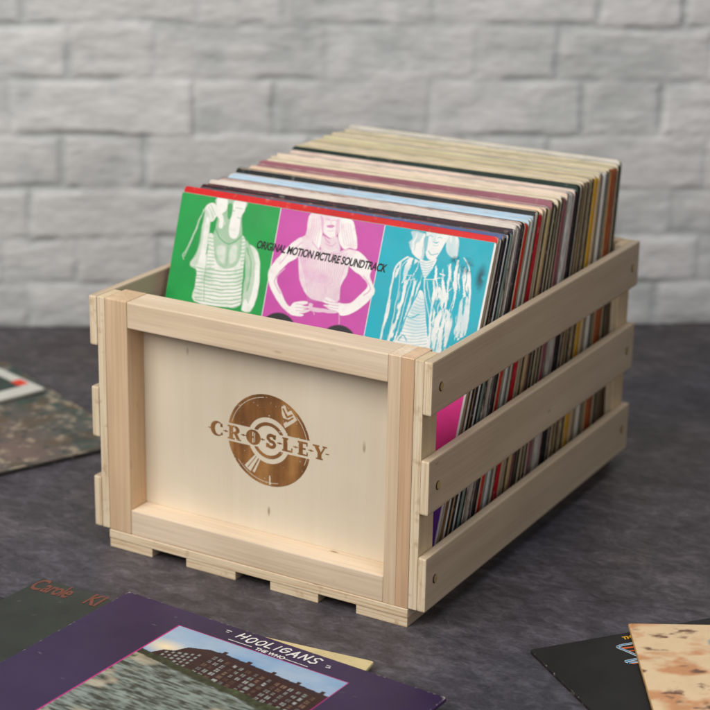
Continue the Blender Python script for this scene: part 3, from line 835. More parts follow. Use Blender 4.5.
('l',0.05,0.9,[(241.1,100.4),(244.2,95.3),(248.5,99.4)]),
('l',0.97,1.4,[(234.8,26.8),(227.5,33.0),(224.6,39.7),(224.5,51.4),(224.5,65.7),(224.3,81.8),(224.1,103.4)]),
('l',0.85,0.6,[(236.1,28.4),(230.8,35.1),(230.2,41.5),(232.0,55.5),(231.8,71.6),(231.8,87.7),(230.4,104.1)]),
('l',0.8,0.6,[(242.0,46.7),(241.2,53.9),(240.3,68.4),(239.4,82.8),(237.7,102.7)]),
('l',0.9,0.5,[(234.1,35.5),(234.1,41.2),(237.1,42.8),(241.9,42.4)]),
('l',0.05,0.8,[(252.3,45.0),(249.7,58.2),(245.4,72.8),(240.6,93.3)]),
('l',0.97,0.7,[(254.2,42.9),(261.5,42.2),(268.5,39.4)]),
('l',0.97,0.7,[(254.2,43.2),(257.6,56.5),(262.1,68.2),(267.2,78.0),(271.2,81.2)]),
('l',0.9,0.5,[(257.2,44.1),(263.4,60.9),(270.0,70.4)]),
('l',0.97,1.1,[(267.8,35.7),(272.0,36.4)]),
('l',0.9,0.5,[(241.1,41.8),(240.8,46.2),(245.4,44.3)]),
('p',0.95,0.8,[(272.2,71.8),(277.5,65.6),(285.7,69.4),(287.8,77.9),(286.9,92.2),(285.0,103.2),(275.4,104.0),(270.4,88.1)]),
('t',0.05,0.6,[(272.2,71.8),(277.5,65.6),(285.7,69.4),(287.8,77.9),(286.9,92.2),(285.0,103.2),(275.4,104.0),(270.4,88.1)]),
('p',0.8,0.8,[(291.4,56.1),(297.4,51.6),(301.2,65.0),(302.2,82.4),(296.1,88.8),(290.6,84.5),(292.1,73.6)]),
('t',0.05,0.6,[(291.4,56.1),(297.4,51.6),(301.2,65.0),(302.2,82.4),(296.1,88.8),(290.6,84.5),(292.1,73.6)]),
('l',0.97,0.8,[(287.1,18.4),(292.8,25.0),(297.2,37.5),(299.9,54.7),(301.5,68.5),(301.7,84.3)]),
('l',0.85,0.6,[(283.3,24.8),(283.2,39.8),(284.4,53.8),(283.0,69.9),(283.6,82.2),(281.1,93.2)]),
('l',0.05,0.8,[(280.9,45.5),(282.6,61.1),(288.5,74.3),(289.5,88.2)]),
('l',0.9,0.6,[(281.1,46.4),(276.9,53.3),(272.3,62.9),(272.9,70.8),(278.9,63.5)])]
xs = np.linspace(0.0023, LP-0.0023, 470)
vis = np.linspace(0.0023, 0.115, 250)
ys = np.concatenate([np.linspace(0.0023, LP-0.116, 50), LP-vis[::-1]])
fm, F, nb = sleeve_mesh('record_sleeve', LP, LP, 0.0020, seed=1, xs=list(xs), ys=list(ys), rag=0.0001)
U = (F[:, 0]+LP/2)*1000; Vv = (LP-F[:, 2])*1000
Vt = Vv+6-5*U/313-1.0        # traced coordinates ran along the red edge
bgc = np.zeros((len(U), 3))
green, mag, cyan = [np.array(lin(c)[:3]) for c in ((20, 146, 66), (188, 70, 156), (0, 160, 178))]
hot, viol = np.array(lin((240, 66, 150))[:3]), np.array(lin((100, 56, 150))[:3])
i0 = U < 103.3; i2 = U > 207.6; i1 = ~i0 & ~i2
bgc[i0], bgc[i1], bgc[i2] = green, mag, cyan
low = Vv > 122
bgc[low & i2] = hot; bgc[low & i0] = viol; bgc[low & i1] = green
vlow = Vv > 218
bgc[vlow & i2] = viol; bgc[vlow & i0] = cyan; bgc[vlow & i1] = hot
ink = np.array([0.80, 0.78, 0.74])
tone = np.zeros(len(U))
wq = fbm((400, 400), (45, 45), 301, 2)
wi = np.clip((Vt/320*399).astype(int), 0, 399); wj = np.clip((U/320*399).astype(int), 0, 399)
U0, Vt0 = U, Vt
U = U+1.1*(wq[wi, wj]-0.5); Vt = Vt+1.1*(wq[wj, wi]-0.5)
st_n = fbm((500, 900), (18, 130), 305, 3)
wv = fbm((300, 300), (12, 12), 309, 2)
wz = wv[np.clip((Vt/320*299).astype(int), 0, 299), np.clip((U/320*299).astype(int), 0, 299)]
lean_u = U+0.10*(Vt-50)*np.where(U > 255, -1, 1)+5*(wz-0.5)
streak = st_n[np.clip((Vt/320*499).astype(int), 0, 499), np.clip((lean_u/320*899).astype(int), 0, 899)]
streak = np.clip((streak-0.535)/0.09, 0, 1); streak = streak*streak*(3-2*streak)
def soft(d, s):  # d<0 inside
    return np.clip(0.5-d/(2*s), 0, 1)
def smooth(p, closed):
    """Catmull-Rom through the points"""
    n = len(p); out = []
    for k in range(n if closed else n-1):
        P0 = p[(k-1) % n] if closed or k > 0 else p[0]
        P1, P2 = p[k], p[(k+1) % n]
        P3 = p[(k+2) % n] if closed or k+2 < n else p[-1]
        for t in (0, .25, .5, .75):
            out.append(tuple(0.5*(2*P1[a]+(P2[a]-P0[a])*t+(2*P0[a]-5*P1[a]+4*P2[a]-P3[a])*t*t+(3*P1[a]-P0[a]-3*P2[a]+P3[a])*t**3) for a in (0, 1)))
    if not closed: out.append(p[-1])
    return out
for kd, tn, sf, pts in SHAPES:
    pts = smooth(pts, kd in 'pt')
    bx0 = min(p[0] for p in pts)-4; bx1 = max(p[0] for p in pts)+4
    by0 = min(p[1] for p in pts)-4; by1 = max(p[1] for p in pts)+4
    s = np.nonzero((U > bx0) & (U < bx1) & (Vt > by0) & (Vt < by1))[0]
    if not len(s): continue
    x, y = U[s], Vt[s]
    if kd in 'pt':
        d = seg_dist(x, y, list(pts)+[pts[0]])
        d = np.where(poly_mask(x, y, pts), -d, d)
        a = soft(d, max(0.3, sf*0.6))
        if kd == 't': a = a*streak[s]
    else:
        a = soft(seg_dist(x, y, pts)-sf*0.55, 0.4)
    tone[s] = tone[s]*(1-a)+tn*a
U, Vt = U0, Vt0
# screen-print mottle in the lights
mot = fbm((320, 320), (60, 60), 91, 3)
mu = mot[np.clip((Vt/313*319).astype(int), 0, 319), np.clip((U/313*319).astype(int), 0, 319)]
mo2 = fbm((320, 320), (16, 16), 95, 3)
mu2 = mo2[np.clip((Vt/313*319).astype(int), 0, 319), np.clip((U/313*319).astype(int), 0, 319)]
tone = np.clip(tone*(1-0.55*np.clip(mu-0.5, 0, 1)-0.4*np.clip(mu2-0.52, 0, 1)*2), 0, 1)[:, None]
c = bgc*(0.90+0.22*mu2[:, None])*(1-tone)+ink*tone
for xx in (103.3, 207.6):
    c = np.where((np.abs(U-xx) < 0.35)[:, None], ink*0.9, c)
for yy in (122, 218):
    c = np.where((np.abs(Vv-yy) < 0.5)[:, None], ink*0.9, c)
for (ex, ey, er) in ((122.5, 117, 19), (184, 117, 19)):
    d = np.hypot((U-ex), (Vt-ey))-er
    a = (soft(d, 0.5)*(Vv < 121.5))[:, None]
    c = c*(1-a)+np.array([0.018, 0.018, 0.02])*a
# old sticker residue, darker teal smudges
for (ex, ey, ea, eb) in ((279.9, 21.8, 5, 4), (291, 25, 6, 7), (305.5, 33, 4.5, 12)):
    d = np.hypot((U-ex)/ea, (Vt-ey)/eb)
    a = (np.clip(1.25-d, 0, 1)*np.clip((mu-0.30)*6, 0, 1)*0.95)[:, None]
    c = c*(1-a)+np.array(lin((0, 66, 82))[:3])*a
edge = (np.minimum(np.minimum(U, 312-U), np.minimum(Vv, 312-Vv)) < 0.35)[:, None]
c = np.where(edge, ink*0.92, c)
at = fm.color_attributes.new('print', 'FLOAT_COLOR', 'POINT')
full = np.ones((len(fm.vertices), 4), np.float32); full[:nb, :3] = c; full[nb:, :3] = 0.7
at.data.foreach_set('color', full.ravel())
# title lettering lies flat on the cover and belongs to the same sleeve
tv, tf = text_mesh('ORIGINAL MOTION PICTURE SOUNDTRACK', 0.0076, shear=0.25, bold=0.00023, spacing=0.95)
wtx = max(v[0] for v in tv)
sx = 0.1317/wtx; sy_ = 1.32
bm = bmesh.new(); bm.from_mesh(fm)
tl = [bm.verts.new((-LP/2+0.0853+v[0]*sx, -0.00012, LP-(0.0420+0.0028-6e-3+5e-3*(0.0853+v[0]*sx)/0.313)+v[1]*sy_)) for v in tv]
for f in tf:
    try:
        nf = bm.faces.new([tl[i] for i in f]); nf.material_index = 4
    except ValueError: pass
bm.to_mesh(fm); bm.free()
black_print = plain('black_print', (0.006, 0.006, 0.007), 0.7)
white_print = plain('white_print', (0.72, 0.70, 0.66), 0.5)
cover_mat = attr_card('printed_soundtrack_cover')
front = link('record_sleeve', fm, None, [cover_mat, card((150, 145, 136)), card((170, 162, 148), 'top'), card((200, 60, 140), 'cover'), black_print])
place_standing(front, 0.1520, 0.0020, dz=0.0052, yaw=R(5.8), tilt=R(0.35))
tag(front, 'front record sleeve with green, pink and turquoise panels of posing figures', 'record sleeve', 'record sleeves standing in the crate')

# ---- the rest: y of the upper right corner, thickness, edge colours, raise; landmarks carry a name of their own
BLK, NAVY, CREAM, WHT = (26, 25, 27), (44, 56, 92), (226, 212, 184), (228, 226, 220)
jr = random.Random(21)
REC = [
 # t mm, side, top, cover, dz mm, dx mm, side2, top2, description
 (3.4, (206, 186, 160), (206, 14, 14), (206, 14, 14), 3.6, 0, None, None, 'bright red sleeve whose red band shows along the top of the soundtrack cover', 'the bright red band'),
 (2.6, (218, 214, 204), (110, 116, 150), (150, 120, 90), .6, .4, None, None, 'thin white edged sleeve'),
 (3.6, (34, 28, 24), (70, 80, 120), (60, 60, 90), -.6, 0, None, None, 'black edged sleeve'),
 (3.0, (188, 150, 110), (100, 116, 156), (70, 90, 140), 1.0, -.5, None, None, 'tan edged sleeve'),
 (3.2, (22, 22, 26), (70, 90, 140), (40, 50, 90), -.4, .5, None, (150, 160, 190), 'black edged sleeve with a blue top'),
 (2.6, (226, 224, 218), (40, 36, 44), (90, 90, 100), .2, 0, None, (150, 60, 50), 'thin pale grey sleeve'),
 (2.6, (30, 28, 30), (30, 24, 30), (30, 20, 30), 1.4, -.3, None, (120, 50, 56), 'black sleeve'),
 (4.8, (138, 156, 142), (120, 140, 160), (40, 40, 60), -1.0, .2, (120, 136, 124), None, 'sage green edged sleeve'),
 (4.0, (24, 20, 22), (26, 20, 30), (40, 30, 40), .4, -.2, (196, 186, 176), (150, 100, 90), 'black sleeve with pale flecks down its edge'),
 (3.6, (222, 212, 190), (238, 228, 214), (220, 210, 198), 3.4, -.4, (150, 130, 116), (196, 180, 170), 'off white sleeve standing a little proud of its neighbours'),
 (4.2, (28, 24, 34), (30, 26, 30), (232, 226, 210), .2, .2, (170, 160, 160), None, 'black and white speckled sleeve'),
 (4.4, (30, 26, 28), (226, 210, 200), (214, 200, 190), .6, 0, (90, 76, 70), (46, 40, 40), 'dark sleeve with pale blocks printed along its top'),
 (4.2, (24, 22, 24), (22, 26, 24), (200, 170, 160), 1.6, -.5, None, None, 'black sleeve with a thick black top edge'),
 (7.2, (204, 50, 26), (150, 140, 110), (226, 216, 196), 0, .4, None, (222, 212, 186), 'orange red sleeve', 'the orange red sleeve'),
 (3.6, (150, 146, 120), (196, 206, 196), (180, 206, 226), .4, 0, None, None, 'greenish grey sleeve'),
 (5.4, (232, 228, 220), (170, 198, 214), (170, 200, 224), .8, -.6, None, (222, 200, 190), 'white sleeve with a light blue top'),
 (4.4, (120, 116, 104), (170, 196, 216), (170, 198, 220), .2, .2, None, (214, 190, 176), 'grey sleeve with a blue top'),
 (3.4, (206, 198, 176), (30, 36, 34), (30, 36, 36), 1.6, -.3, None, (14, 18, 18), 'pale sleeve with a black top edge'),
 (2.4, (40, 38, 30), (18, 24, 22), (220, 200, 180), 2.0, -.2, None, None, 'thin black sleeve'),
 (8.6, (206, 18, 38), (226, 202, 174), (220, 190, 160), .4, .6, None, None, 'crimson red sleeve', 'the crimson sleeve'),
 (4.0, (168, 158, 130), (232, 204, 176), (230, 200, 170), .5, 0, None, None, 'beige sleeve'),
 (3.6, (66, 64, 40), (226, 196, 166), (222, 190, 166), 0, -.5, None, None, 'dark olive sleeve'),
 (6.4, (214, 186, 134), (226, 196, 168), (150, 90, 104), .6, .5, None, None, 'wide tan sleeve', 'the wide tan sleeve'),
 (4.6, (60, 58, 36), (146, 92, 104), (150, 94, 106), 1.2, .1, None, (170, 120, 120), 'dark sleeve with a mauve top edge'),
 (4.4, (52, 46, 32), (226, 210, 178), (216, 200, 170), 0, -.4, None, None, 'black brown sleeve'),
 (5.0, (116, 104, 76), (206, 194, 156), (226, 212, 184), .3, 0, (80, 70, 50), None, 'olive brown sleeve'),
 (4.0, (70, 60, 44), (222, 208, 180), (224, 206, 180), .6, .2, None, (180, 176, 150), 'dark brown sleeve'),
 (5.6, (150, 52, 74), (216, 206, 176), (230, 210, 190), 0, .2, (126, 92, 92), None, 'dusty crimson sleeve', 'the dusty crimson sleeve'),
 (3.6, (140, 132, 124), (214, 200, 176), (230, 208, 188), .4, -.4, None, None, 'grey sleeve'),
 (10.5, (228, 224, 216), (232, 214, 196), (232, 208, 190), .8, .3, (160, 152, 146), None, 'thick silvery white sleeve', 'the thick silvery sleeve'),
 (4.6, (62, 34, 50), (230, 206, 186), (230, 206, 190), 0, -.1, None, None, 'dark purple sleeve'),
 (5.0, (24, 22, 22), (28, 40, 36), (34, 52, 46), 2.4, 0, None, (16, 24, 22), 'black sleeve with a dark green black top edge', 'the black topped sleeve'),
 (4.0, (84, 62, 70), (40, 80, 72), (222, 206, 168), .6, -.4, None, (222, 206, 168), 'plum grey sleeve'),
 (5.6, (124, 104, 66), (222, 206, 178), (222, 206, 178), .8, .2, None, None, 'olive tan sleeve'),
 (5.0, (96, 78, 62), (224, 210, 184), (226, 208, 170), 1.2, 0, (60, 50, 40), None, 'brown sleeve'),
 (5.6, (200, 180, 140), (218, 204, 174), (204, 190, 150), .5, -.5, (120, 96, 70), None, 'mottled tan sleeve'),
 (3.0, (34, 30, 22), (190, 180, 138), (190, 180, 138), 0, -.3, None, None, 'thin dark sleeve'),
 (9.4, (232, 172, 30), (206, 192, 146), (206, 188, 146), 1.2, .6, (206, 150, 26), (228, 216, 180), 'yellow sleeve', 'the yellow sleeve'),
 (4.4, (206, 170, 120), (232, 222, 190), (226, 214, 180), .4, .2, None, None, 'sandy sleeve'),
 (6.4, (150, 142, 146), (238, 230, 214), (206, 198, 160), 1.0, 0, (110, 104, 108), None, 'mauve grey sleeve'),
 (6.4, (234, 228, 222), (226, 216, 184), (214, 204, 170), .2, -.6, None, None, 'white sleeve'),
 (4.4, (70, 62, 54), (190, 178, 150), (228, 214, 180), .3, 0, None, None, 'dark grey sleeve'),
 (4.0, (120, 112, 92), (226, 212, 170), (228, 214, 180), .8, -.3, None, None, 'grey olive sleeve'),
 (15.0, (178, 94, 40), (216, 202, 172), (226, 206, 160), .6, .4, (140, 66, 30), (200, 190, 140), 'thick orange brown sleeve', 'the thick orange brown sleeve'),
 (5.0, (62, 56, 34), (236, 226, 200), (220, 210, 180), .8, .1, None, None, 'dark olive rear sleeve'),
 (5.0, (150, 146, 132), (236, 232, 222), (210, 206, 196), 1.4, .3, (110, 106, 90), (206, 200, 180), 'grey sleeve in a clear outer jacket, hindmost in the crate'),
]
def worn_top(c, amt=0.16):
    k = 1-amt+2*amt*jr.random(); g = sum(c)/3
    return tuple(max(8, min(238, int((v*0.6+g*0.4)*k))) for v in c)
for i_ in range(20, len(REC)):
    q_ = list(REC[i_]); q_[2] = worn_top(q_[2])
    if q_[7] is None and jr.random() < 0.6: q_[7] = worn_top(tuple(v*0.72 for v in q_[2]))
    if i_ > 31: q_[2] = tuple(int(a*.45+b*.55) for a, b in zip(q_[2], (222, 198, 166)))
    q_[4] = q_[4]+jr.uniform(-1.0, 1.0)
    REC[i_] = tuple(q_)
anch = {0: 0.1555, 13: 0.2142, 19: 0.2419, 22: 0.2650, 29: 0.3130, 31: 0.3325, 37: 0.3725, 43: 0.4110, 45: 0.4370}
ks = sorted(anch)
yy = [0]*len(REC); ts = [r[0]/1000 for r in REC]
for a, b in zip(ks, ks[1:]):
    tot = sum(ts[a:b]); sc_ = min(1.35, (anch[b]-anch[a])/tot)
    y = anch[a]
    for i in range(a, b):
        yy[i] = y; ts[i] *= sc_*0.87; y += ts[i]/0.87
yy[-1] = anch[ks[-1]]
ORD = ['first', 'second', 'third', 'fourth', 'fifth', 'sixth', 'seventh', 'eighth', 'ninth', 'tenth', 'eleventh', 'twelfth', 'thirteenth']
last, cnt = 'the soundtrack cover', 0
for i, r in enumerate(REC):
    t = ts[i]
    f = (yy[i]-0.1525)/0.2915
    wv_, hv_ = LP-abs(random.gauss(0, .0016)), LP-abs(random.gauss(0, .0013))
    if i in (0, 10, 32): wv_ = hv_ = LP
    me, _, _ = sleeve_mesh('record_sleeve', wv_, hv_, t, r=0.0052 if t > 0.0045 and i > 8 else 0.003, bow=0.0, seed=i+20)
    o = link('record_sleeve', me, None, [card(r[3], 'cover'), card(r[1], 'edge', r[6]), card(r[2], 'top', r[7]), card(r[3], 'cover')])
    place_standing(o, yy[i], t, dz=r[4]/1000*1.3+0.0006+0.0042*(1-f), dx=r[5]/1000*0.5-0.0003, yaw=R(5.6 if i == 0 else 5.2-4.2*f), tilt=R(0.5) if i == 0 else R(random.uniform(-.12, .2)))
    if len(r) > 9:
        lab = r[8]+(' standing in the crate' if i else '')
        last, cnt = r[9], 0
    elif i == len(REC)-1:
        lab = r[8]
    else:
        lab = '%s, %s behind %s' % (r[8], ORD[cnt], last); cnt += 1
    tag(o, lab, 'record sleeve', 'record sleeves standing in the crate')

# ------------------------------------------------------------------ flat sleeves on the floor
def flat_sleeve(name, corner, ang, z, t, size, mats, label, cat='record sleeve', xs=None, ys=None, pitch=(0, 0)):
    """corner = upper left corner of the cover on the floor, ang = direction of its top edge"""
    me, F, nb = sleeve_mesh(name, size, size, t, r=0.0022, seed=int(ang*7+z*1e4) % 999, xs=xs, ys=ys, rag=0.0002)
    o = link(name, me, None, mats)
    # local: x right, z up the cover, +y thickness (cover face at y=0). Lay it down so -y faces up
    lay = Matrix(((1, 0, 0, 0), (0, 0, 1, 0), (0, -1, 0, 0), (0, 0, 0, 1)))
    base = Matrix.Translation((-(-size/2), 0, -size))          # put upper-left corner at origin
    m = Matrix.Translation((corner[0], corner[1], z+t)) @ Matrix.Rotation(R(ang), 4, 'Z') @ Matrix.Rotation(R(pitch[0]), 4, 'X') @ Matrix.Rotation(R(pitch[1]), 4, 'Y') @ lay @ base
    o.matrix_world = m
    tag(o, label, cat)
    return o, me, F, nb

def put_colors(me, nb, c, rest=(0.3, 0.3, 0.3)):
    at = me.color_attributes.new('print', 'FLOAT_COLOR', 'POINT')
    full = np.ones((len(me.vertices), 4), np.float32); full[:nb, :3] = c; full[nb:, :3] = rest
    at.data.foreach_set('color', full.ravel())

def add_text(me, chunks, slot):
    """chunks: (body, x mm, v mm, size mm, shear, bold, rot, spacing)"""
    size = me['size']
    bm = bmesh.new(); bm.from_mesh(me)
    for body, x, v, sz, sh, bo, ro_, spc, *kx in chunks:
        kx = kx[0] if kx else 1.0
        tv, tf = text_mesh(body, sz/1000, sh, bo/1000, spc)
        cr, sr = math.cos(R(ro_)), math.sin(R(ro_)); tv = [(p[0]*kx, p[1]) for p in tv]
        tl = [bm.verts.new((-size/2+x/1000+p[0]*cr-p[1]*sr, -0.0002, size-v/1000+p[0]*sr+p[1]*cr)) for p in tv]
        for f in tf:
            try:
                nf = bm.faces.new([tl[i] for i in f]); nf.material_index = slot
            except ValueError: pass
    bm.to_mesh(me); bm.free()

def add_bars(me, bars, slot, lift=0.0002):
    size = me['size']
    bm = bmesh.new(); bm.from_mesh(me)
    for k_, (x0, v0, x1, v1, w) in enumerate(bars):
        lf = lift+k_*4e-6
        dx, dv = x1-x0, v1-v0; L = math.hypot(dx, dv); nx_, nv = -dv/L*w/2, dx/L*w/2
        pts = [(x0+nx_, v0+nv), (x0-nx_, v0-nv), (x1-nx_, v1-nv), (x1+nx_, v1+nv)]
        vs = [bm.verts.new((-size/2+a/1000, -lf, size-b/1000)) for a, b in pts]
        f = bm.faces.new(vs); f.normal_update()
        if f.normal.y > 0: f.normal_flip()
        f.material_index = slot
    bm.to_mesh(me); bm.free()

# ---- stack at the lower left
dk_edge = card((60, 58, 54)); pale_edge = card((196, 180, 146)); worn = card((176, 164, 140))
o, me, F, nb = flat_sleeve('record_sleeve', (0.0215, -0.1475), 1.0, 0.0003, 0.0035, LP, [card((36, 38, 36), 'cover'), worn, worn, card((36, 38, 36), 'cover')],
    'dark charcoal sleeve lowest at the left edge, under the green black one')
o.matrix_world = Matrix.Translation((-0.295, 0.0, 0)) @ o.matrix_world
# dark green sleeve with orange lettering
G = LP*1000
o, me, F, nb = flat_sleeve('record_sleeve', (0.0215, -0.1050), -2.4, 0.0080, 0.003, LP, [], 'dark green black sleeve with orange lettering, beneath the purple sleeve', xs=list(np.linspace(.003, .309, 120)), ys=list(np.linspace(.003, .309, 120)))
U = (F[:, 0]+LP/2)*1000; Vv = (LP-F[:, 2])*1000
k = fbm((200, 200), (8, 8), 7, 5)[np.clip((Vv/312*199).astype(int), 0, 199), np.clip((U/312*199).astype(int), 0, 199)]
c = np.array(lin((44, 48, 42))[:3])*(0.6+0.9*k[:, None])
sp = np.random.default_rng(3)
for _ in range(12):
    px, pv = sp.uniform(4, 90), sp.uniform(18, 90)
    a = np.clip(1.4-np.hypot((U-px)/sp.uniform(.5, 1.8), (Vv-pv)/.7), 0, 1)[:, None]*0.4
    c = c*(1-a)+0.25*a
put_colors(me, nb, c)
orange_print = plain('rust_orange_print', lin((112, 62, 48)), 0.6)
dark_cover = attr_card('dark_green_cover', 0.35)
for m_ in (dark_cover, worn, worn, card((36, 38, 36), 'cover'), orange_print): me.materials.append(m_)
me['size'] = LP
add_text(me, [('C', 2, 23, 30, 0.1, .55, 4, 1, .56), ('arole', 14.5, 22.0, 29, 0.1, .55, 4, 0.92, .52), ('KI', 60, 19.0, 29, 0.1, .55, 4, 0.95, .6)], 4)
# tan sleeve peeking out behind the purple one
tan_e = card((206, 188, 140), 'cover')
a6 = R(-6.0)
cor = np.array([0.3455, -0.0800])-LP*np.array([math.cos(a6), -math.sin(a6)])*1.0
o, me, F, nb = flat_sleeve('record_sleeve', (0.3458-LP*math.cos(R(6.0)), -0.0800-LP*math.sin(R(6.0))), 6.0, 0.0040, 0.0035, LP, [tan_e, card((212, 196, 150)), card((212, 196, 150), 'top'), tan_e],
    'buff sleeve mostly hidden, one corner showing behind the purple sleeve')
# purple sleeve on top
SZ = 0.3235
o, me, F, nb = flat_sleeve('record_sleeve', (0.1075, -0.0935), -3.7, 0.0116, 0.0035, SZ, [], 'purple sleeve with white hand lettering and a riverside brick mill picture', xs=list(np.linspace(.003, SZ-.003, 420)), ys=list(np.linspace(.003, SZ-.003, 420)))
me['size'] = SZ
U = (F[:, 0]+SZ/2)*1000; Vv = (SZ-F[:, 2])*1000
def samp(n_, cells, seed, octv=4, sx=1, sy=1):
    g = fbm((n_, n_), cells, seed, octv)
    return g[np.clip((Vv/323*(n_-1)).astype(int), 0, n_-1), np.clip((U/323*(n_-1)).astype(int), 0, n_-1)]
big = samp(400, (5, 5), 41, 3)
purple = np.array(lin((48, 34, 66))[:3])
c = purple*(0.75+0.55*big[:, None])
# picture: x 78..248, v 26..200
px0, px1, pv0, pv1 = 77.0, 247.0, 26.0, 205.0
X_, Y_ = (U-px0), (Vv-pv0)
inside = (X_ > 0) & (X_ < px1-px0) & (Y_ > 0) & (Y_ < pv1-pv0)
frame = (X_ > -1.1) & (X_ < px1-px0+1.1) & (Y_ > -1.1) & (Y_ < pv1-pv0+1.1)
c = np.where(frame[:, None], np.array(lin((176, 36, 120))[:3]), c)
cl = samp(400, (14, 8), 61, 5)
sky = np.array(lin((96, 146, 190))[:3])[None]*(1-cl[:, None])+np.array(lin((176, 186, 196))[:3])[None]*cl[:, None]
glow = (np.clip(1-np.hypot((X_-14)/26, (Y_-36)/14), 0, 1))[:, None]
sky = sky*(1-glow)+np.array(lin((236, 214, 170))[:3])*glow
pic = sky.copy()
# the mill: long block with a receding left wing
def inpoly(pts): return poly_mask(X_, Y_, pts)
mill = inpoly([(30, 26), (47, 19), (60, 18), (170, 27.5), (170, 74), (110, 66), (50, 60), (10, 50), (16, 40), (24, 37)])
red = np.array(lin((50, 26, 28))[:3])
bt = samp(500, (60, 60), 71, 3)
pic = np.where(mill[:, None], red*(0.6+0.8*bt[:, None]), pic)
roof = inpoly([(45, 20), (60, 17.6), (170, 27), (170, 31), (60, 22), (46, 23)])
pic = np.where(roof[:, None], np.array(lin((46, 30, 38))[:3]), pic)
for chx in (61, 87, 113, 139, 163):
    yb_ = 18+(chx-60)*0.086
    s = (np.abs(X_-chx) < 2.0) & (Y_ > yb_-4.2) & (Y_ < yb_+2)
    pic = np.where(s[:, None], np.array(lin((52, 28, 30))[:3]), pic)
wrd = np.random.default_rng(8)
for rw in range(5):
    for k_ in range(15):
        wx = 58+k_*7.4+(0.8 if k_ % 3 == 0 else 0); wy = 28+rw*7.0+(wx-58)*0.088
        s = (np.abs(X_-wx) < 2.1*wrd.uniform(.6, 1.1)) & (np.abs(Y_-wy-(X_-wx)*0.088) < 2.4*wrd.uniform(.7, 1.1)) & mill
        v_ = wrd.uniform(0.35, 1.0)
        cc_ = np.array(lin((190, 196, 190) if wrd.random() > .3 else (150, 120, 100))[:3])*v_*0.62
        pic = np.where(s[:, None], cc_, pic)
        pic = np.where((s & ((np.abs(X_-wx) < 0.25) | (np.abs(Y_-wy) < 0.2)))[:, None], red, pic)
    for k_ in range(6):
        wx = 20+k_*5.2; wy = 42+rw*5.2-(k_)*2.1
        s = (np.abs(X_-wx) < 1.2) & (np.abs(Y_-wy) < 1.5) & mill & (X_ < 52)
        pic = np.where(s[:, None], np.array(lin((180, 186, 180))[:3])*0.5, pic)
# hedge line, bank and rippling water
bank = 51+0.155*X_-0.0003*X_**2+3.5*(samp(400, (30, 30), 81, 3)-0.5)
hedge = (Y_ > bank-3) & (Y_ < bank+9)
gk = samp(500, (70, 90), 83, 3)
pic = np.where(hedge[:, None], np.array(lin((48, 52, 36))[:3])*(0.35+1.6*gk[:, None]), pic)
wat = Y_ > bank+5
rp = fbm((900, 400), (170, 46), 88, 4)[np.clip((Vv/323*899).astype(int), 0, 899), np.clip((U/323*299).astype(int), 0, 299)]
rp = np.clip((rp-0.34)/0.34, 0, 1)[:, None]
wc = np.array(lin((58, 60, 52))[:3])*(1-rp)+np.array(lin((132, 142, 134))[:3])*rp
bl = np.clip((samp(400, (16, 12), 89, 3)-0.56)*6, 0, 1)[:, None]
wc = wc*(1-bl*0.6)+np.array(lin((190, 176, 150))[:3])*bl*0.6
pic = np.where(wat[:, None], wc, pic)
fol = np.clip((samp(400, (22, 22), 93, 4)-0.6)*9, 0, 1)*((Y_ > bank-3) & (Y_ < bank+22))
pic = pic*(1-fol[:, None])+np.array(lin((70, 84, 50))[:3])*fol[:, None]
c = np.where(inside[:, None], pic, c)
# scuffs and worn corners
for _ in range(22):
    px, pv = wrd.uniform(0, 320), wrd.uniform(0, 250)
    a_r = wrd.uniform(-.5, .5)
    u_ = (U-px)*math.cos(a_r)+(Vv-pv)*math.sin(a_r); v_ = -(U-px)*math.sin(a_r)+(Vv-pv)*math.cos(a_r)
    a = np.clip(1.3-np.hypot(u_/wrd.uniform(.6, 3), v_/wrd.uniform(.3, .6)), 0, 1)[:, None]*wrd.uniform(.1, .45)
    c = c*(1-a)+0.35*a
dc = np.minimum(np.hypot(U, Vv), np.hypot(U-323.5, Vv))
a = np.clip(1.5-dc/3.2, 0, 1)[:, None]*np.clip((samp(400, (90, 90), 97, 2)-.3)*3, 0, 1)[:, None]
c = c*(1-a)+np.array([0.5, 0.45, 0.38])*a
ed = np.minimum(np.minimum(U, 323.5-U), Vv)
a = (np.clip(1.6-ed/0.9, 0, 1)*np.clip((samp(500, (140, 140), 99, 2)-.62)*6, 0, 1))[:, None]*.7
c = c*(1-a)+np.array([0.42, 0.38, 0.34])*a
put_colors(me, nb, c, lin((70, 50, 80))[:3])
pe = card((74, 52, 88)); pt = card((92, 70, 100), 'top')
for m_ in (attr_card('purple_album_print', 0.34), pe, pt, card((60, 40, 76), 'cover'), white_print): me.materials.append(m_)
jit = random.Random(4)
chunks = []
oval = [(.5, 0), (.15, .18), (.05, .5), (.2, .88), (.5, 1), (.85, .82), (.95, .45), (.8, .12), (.45, 0.02)]
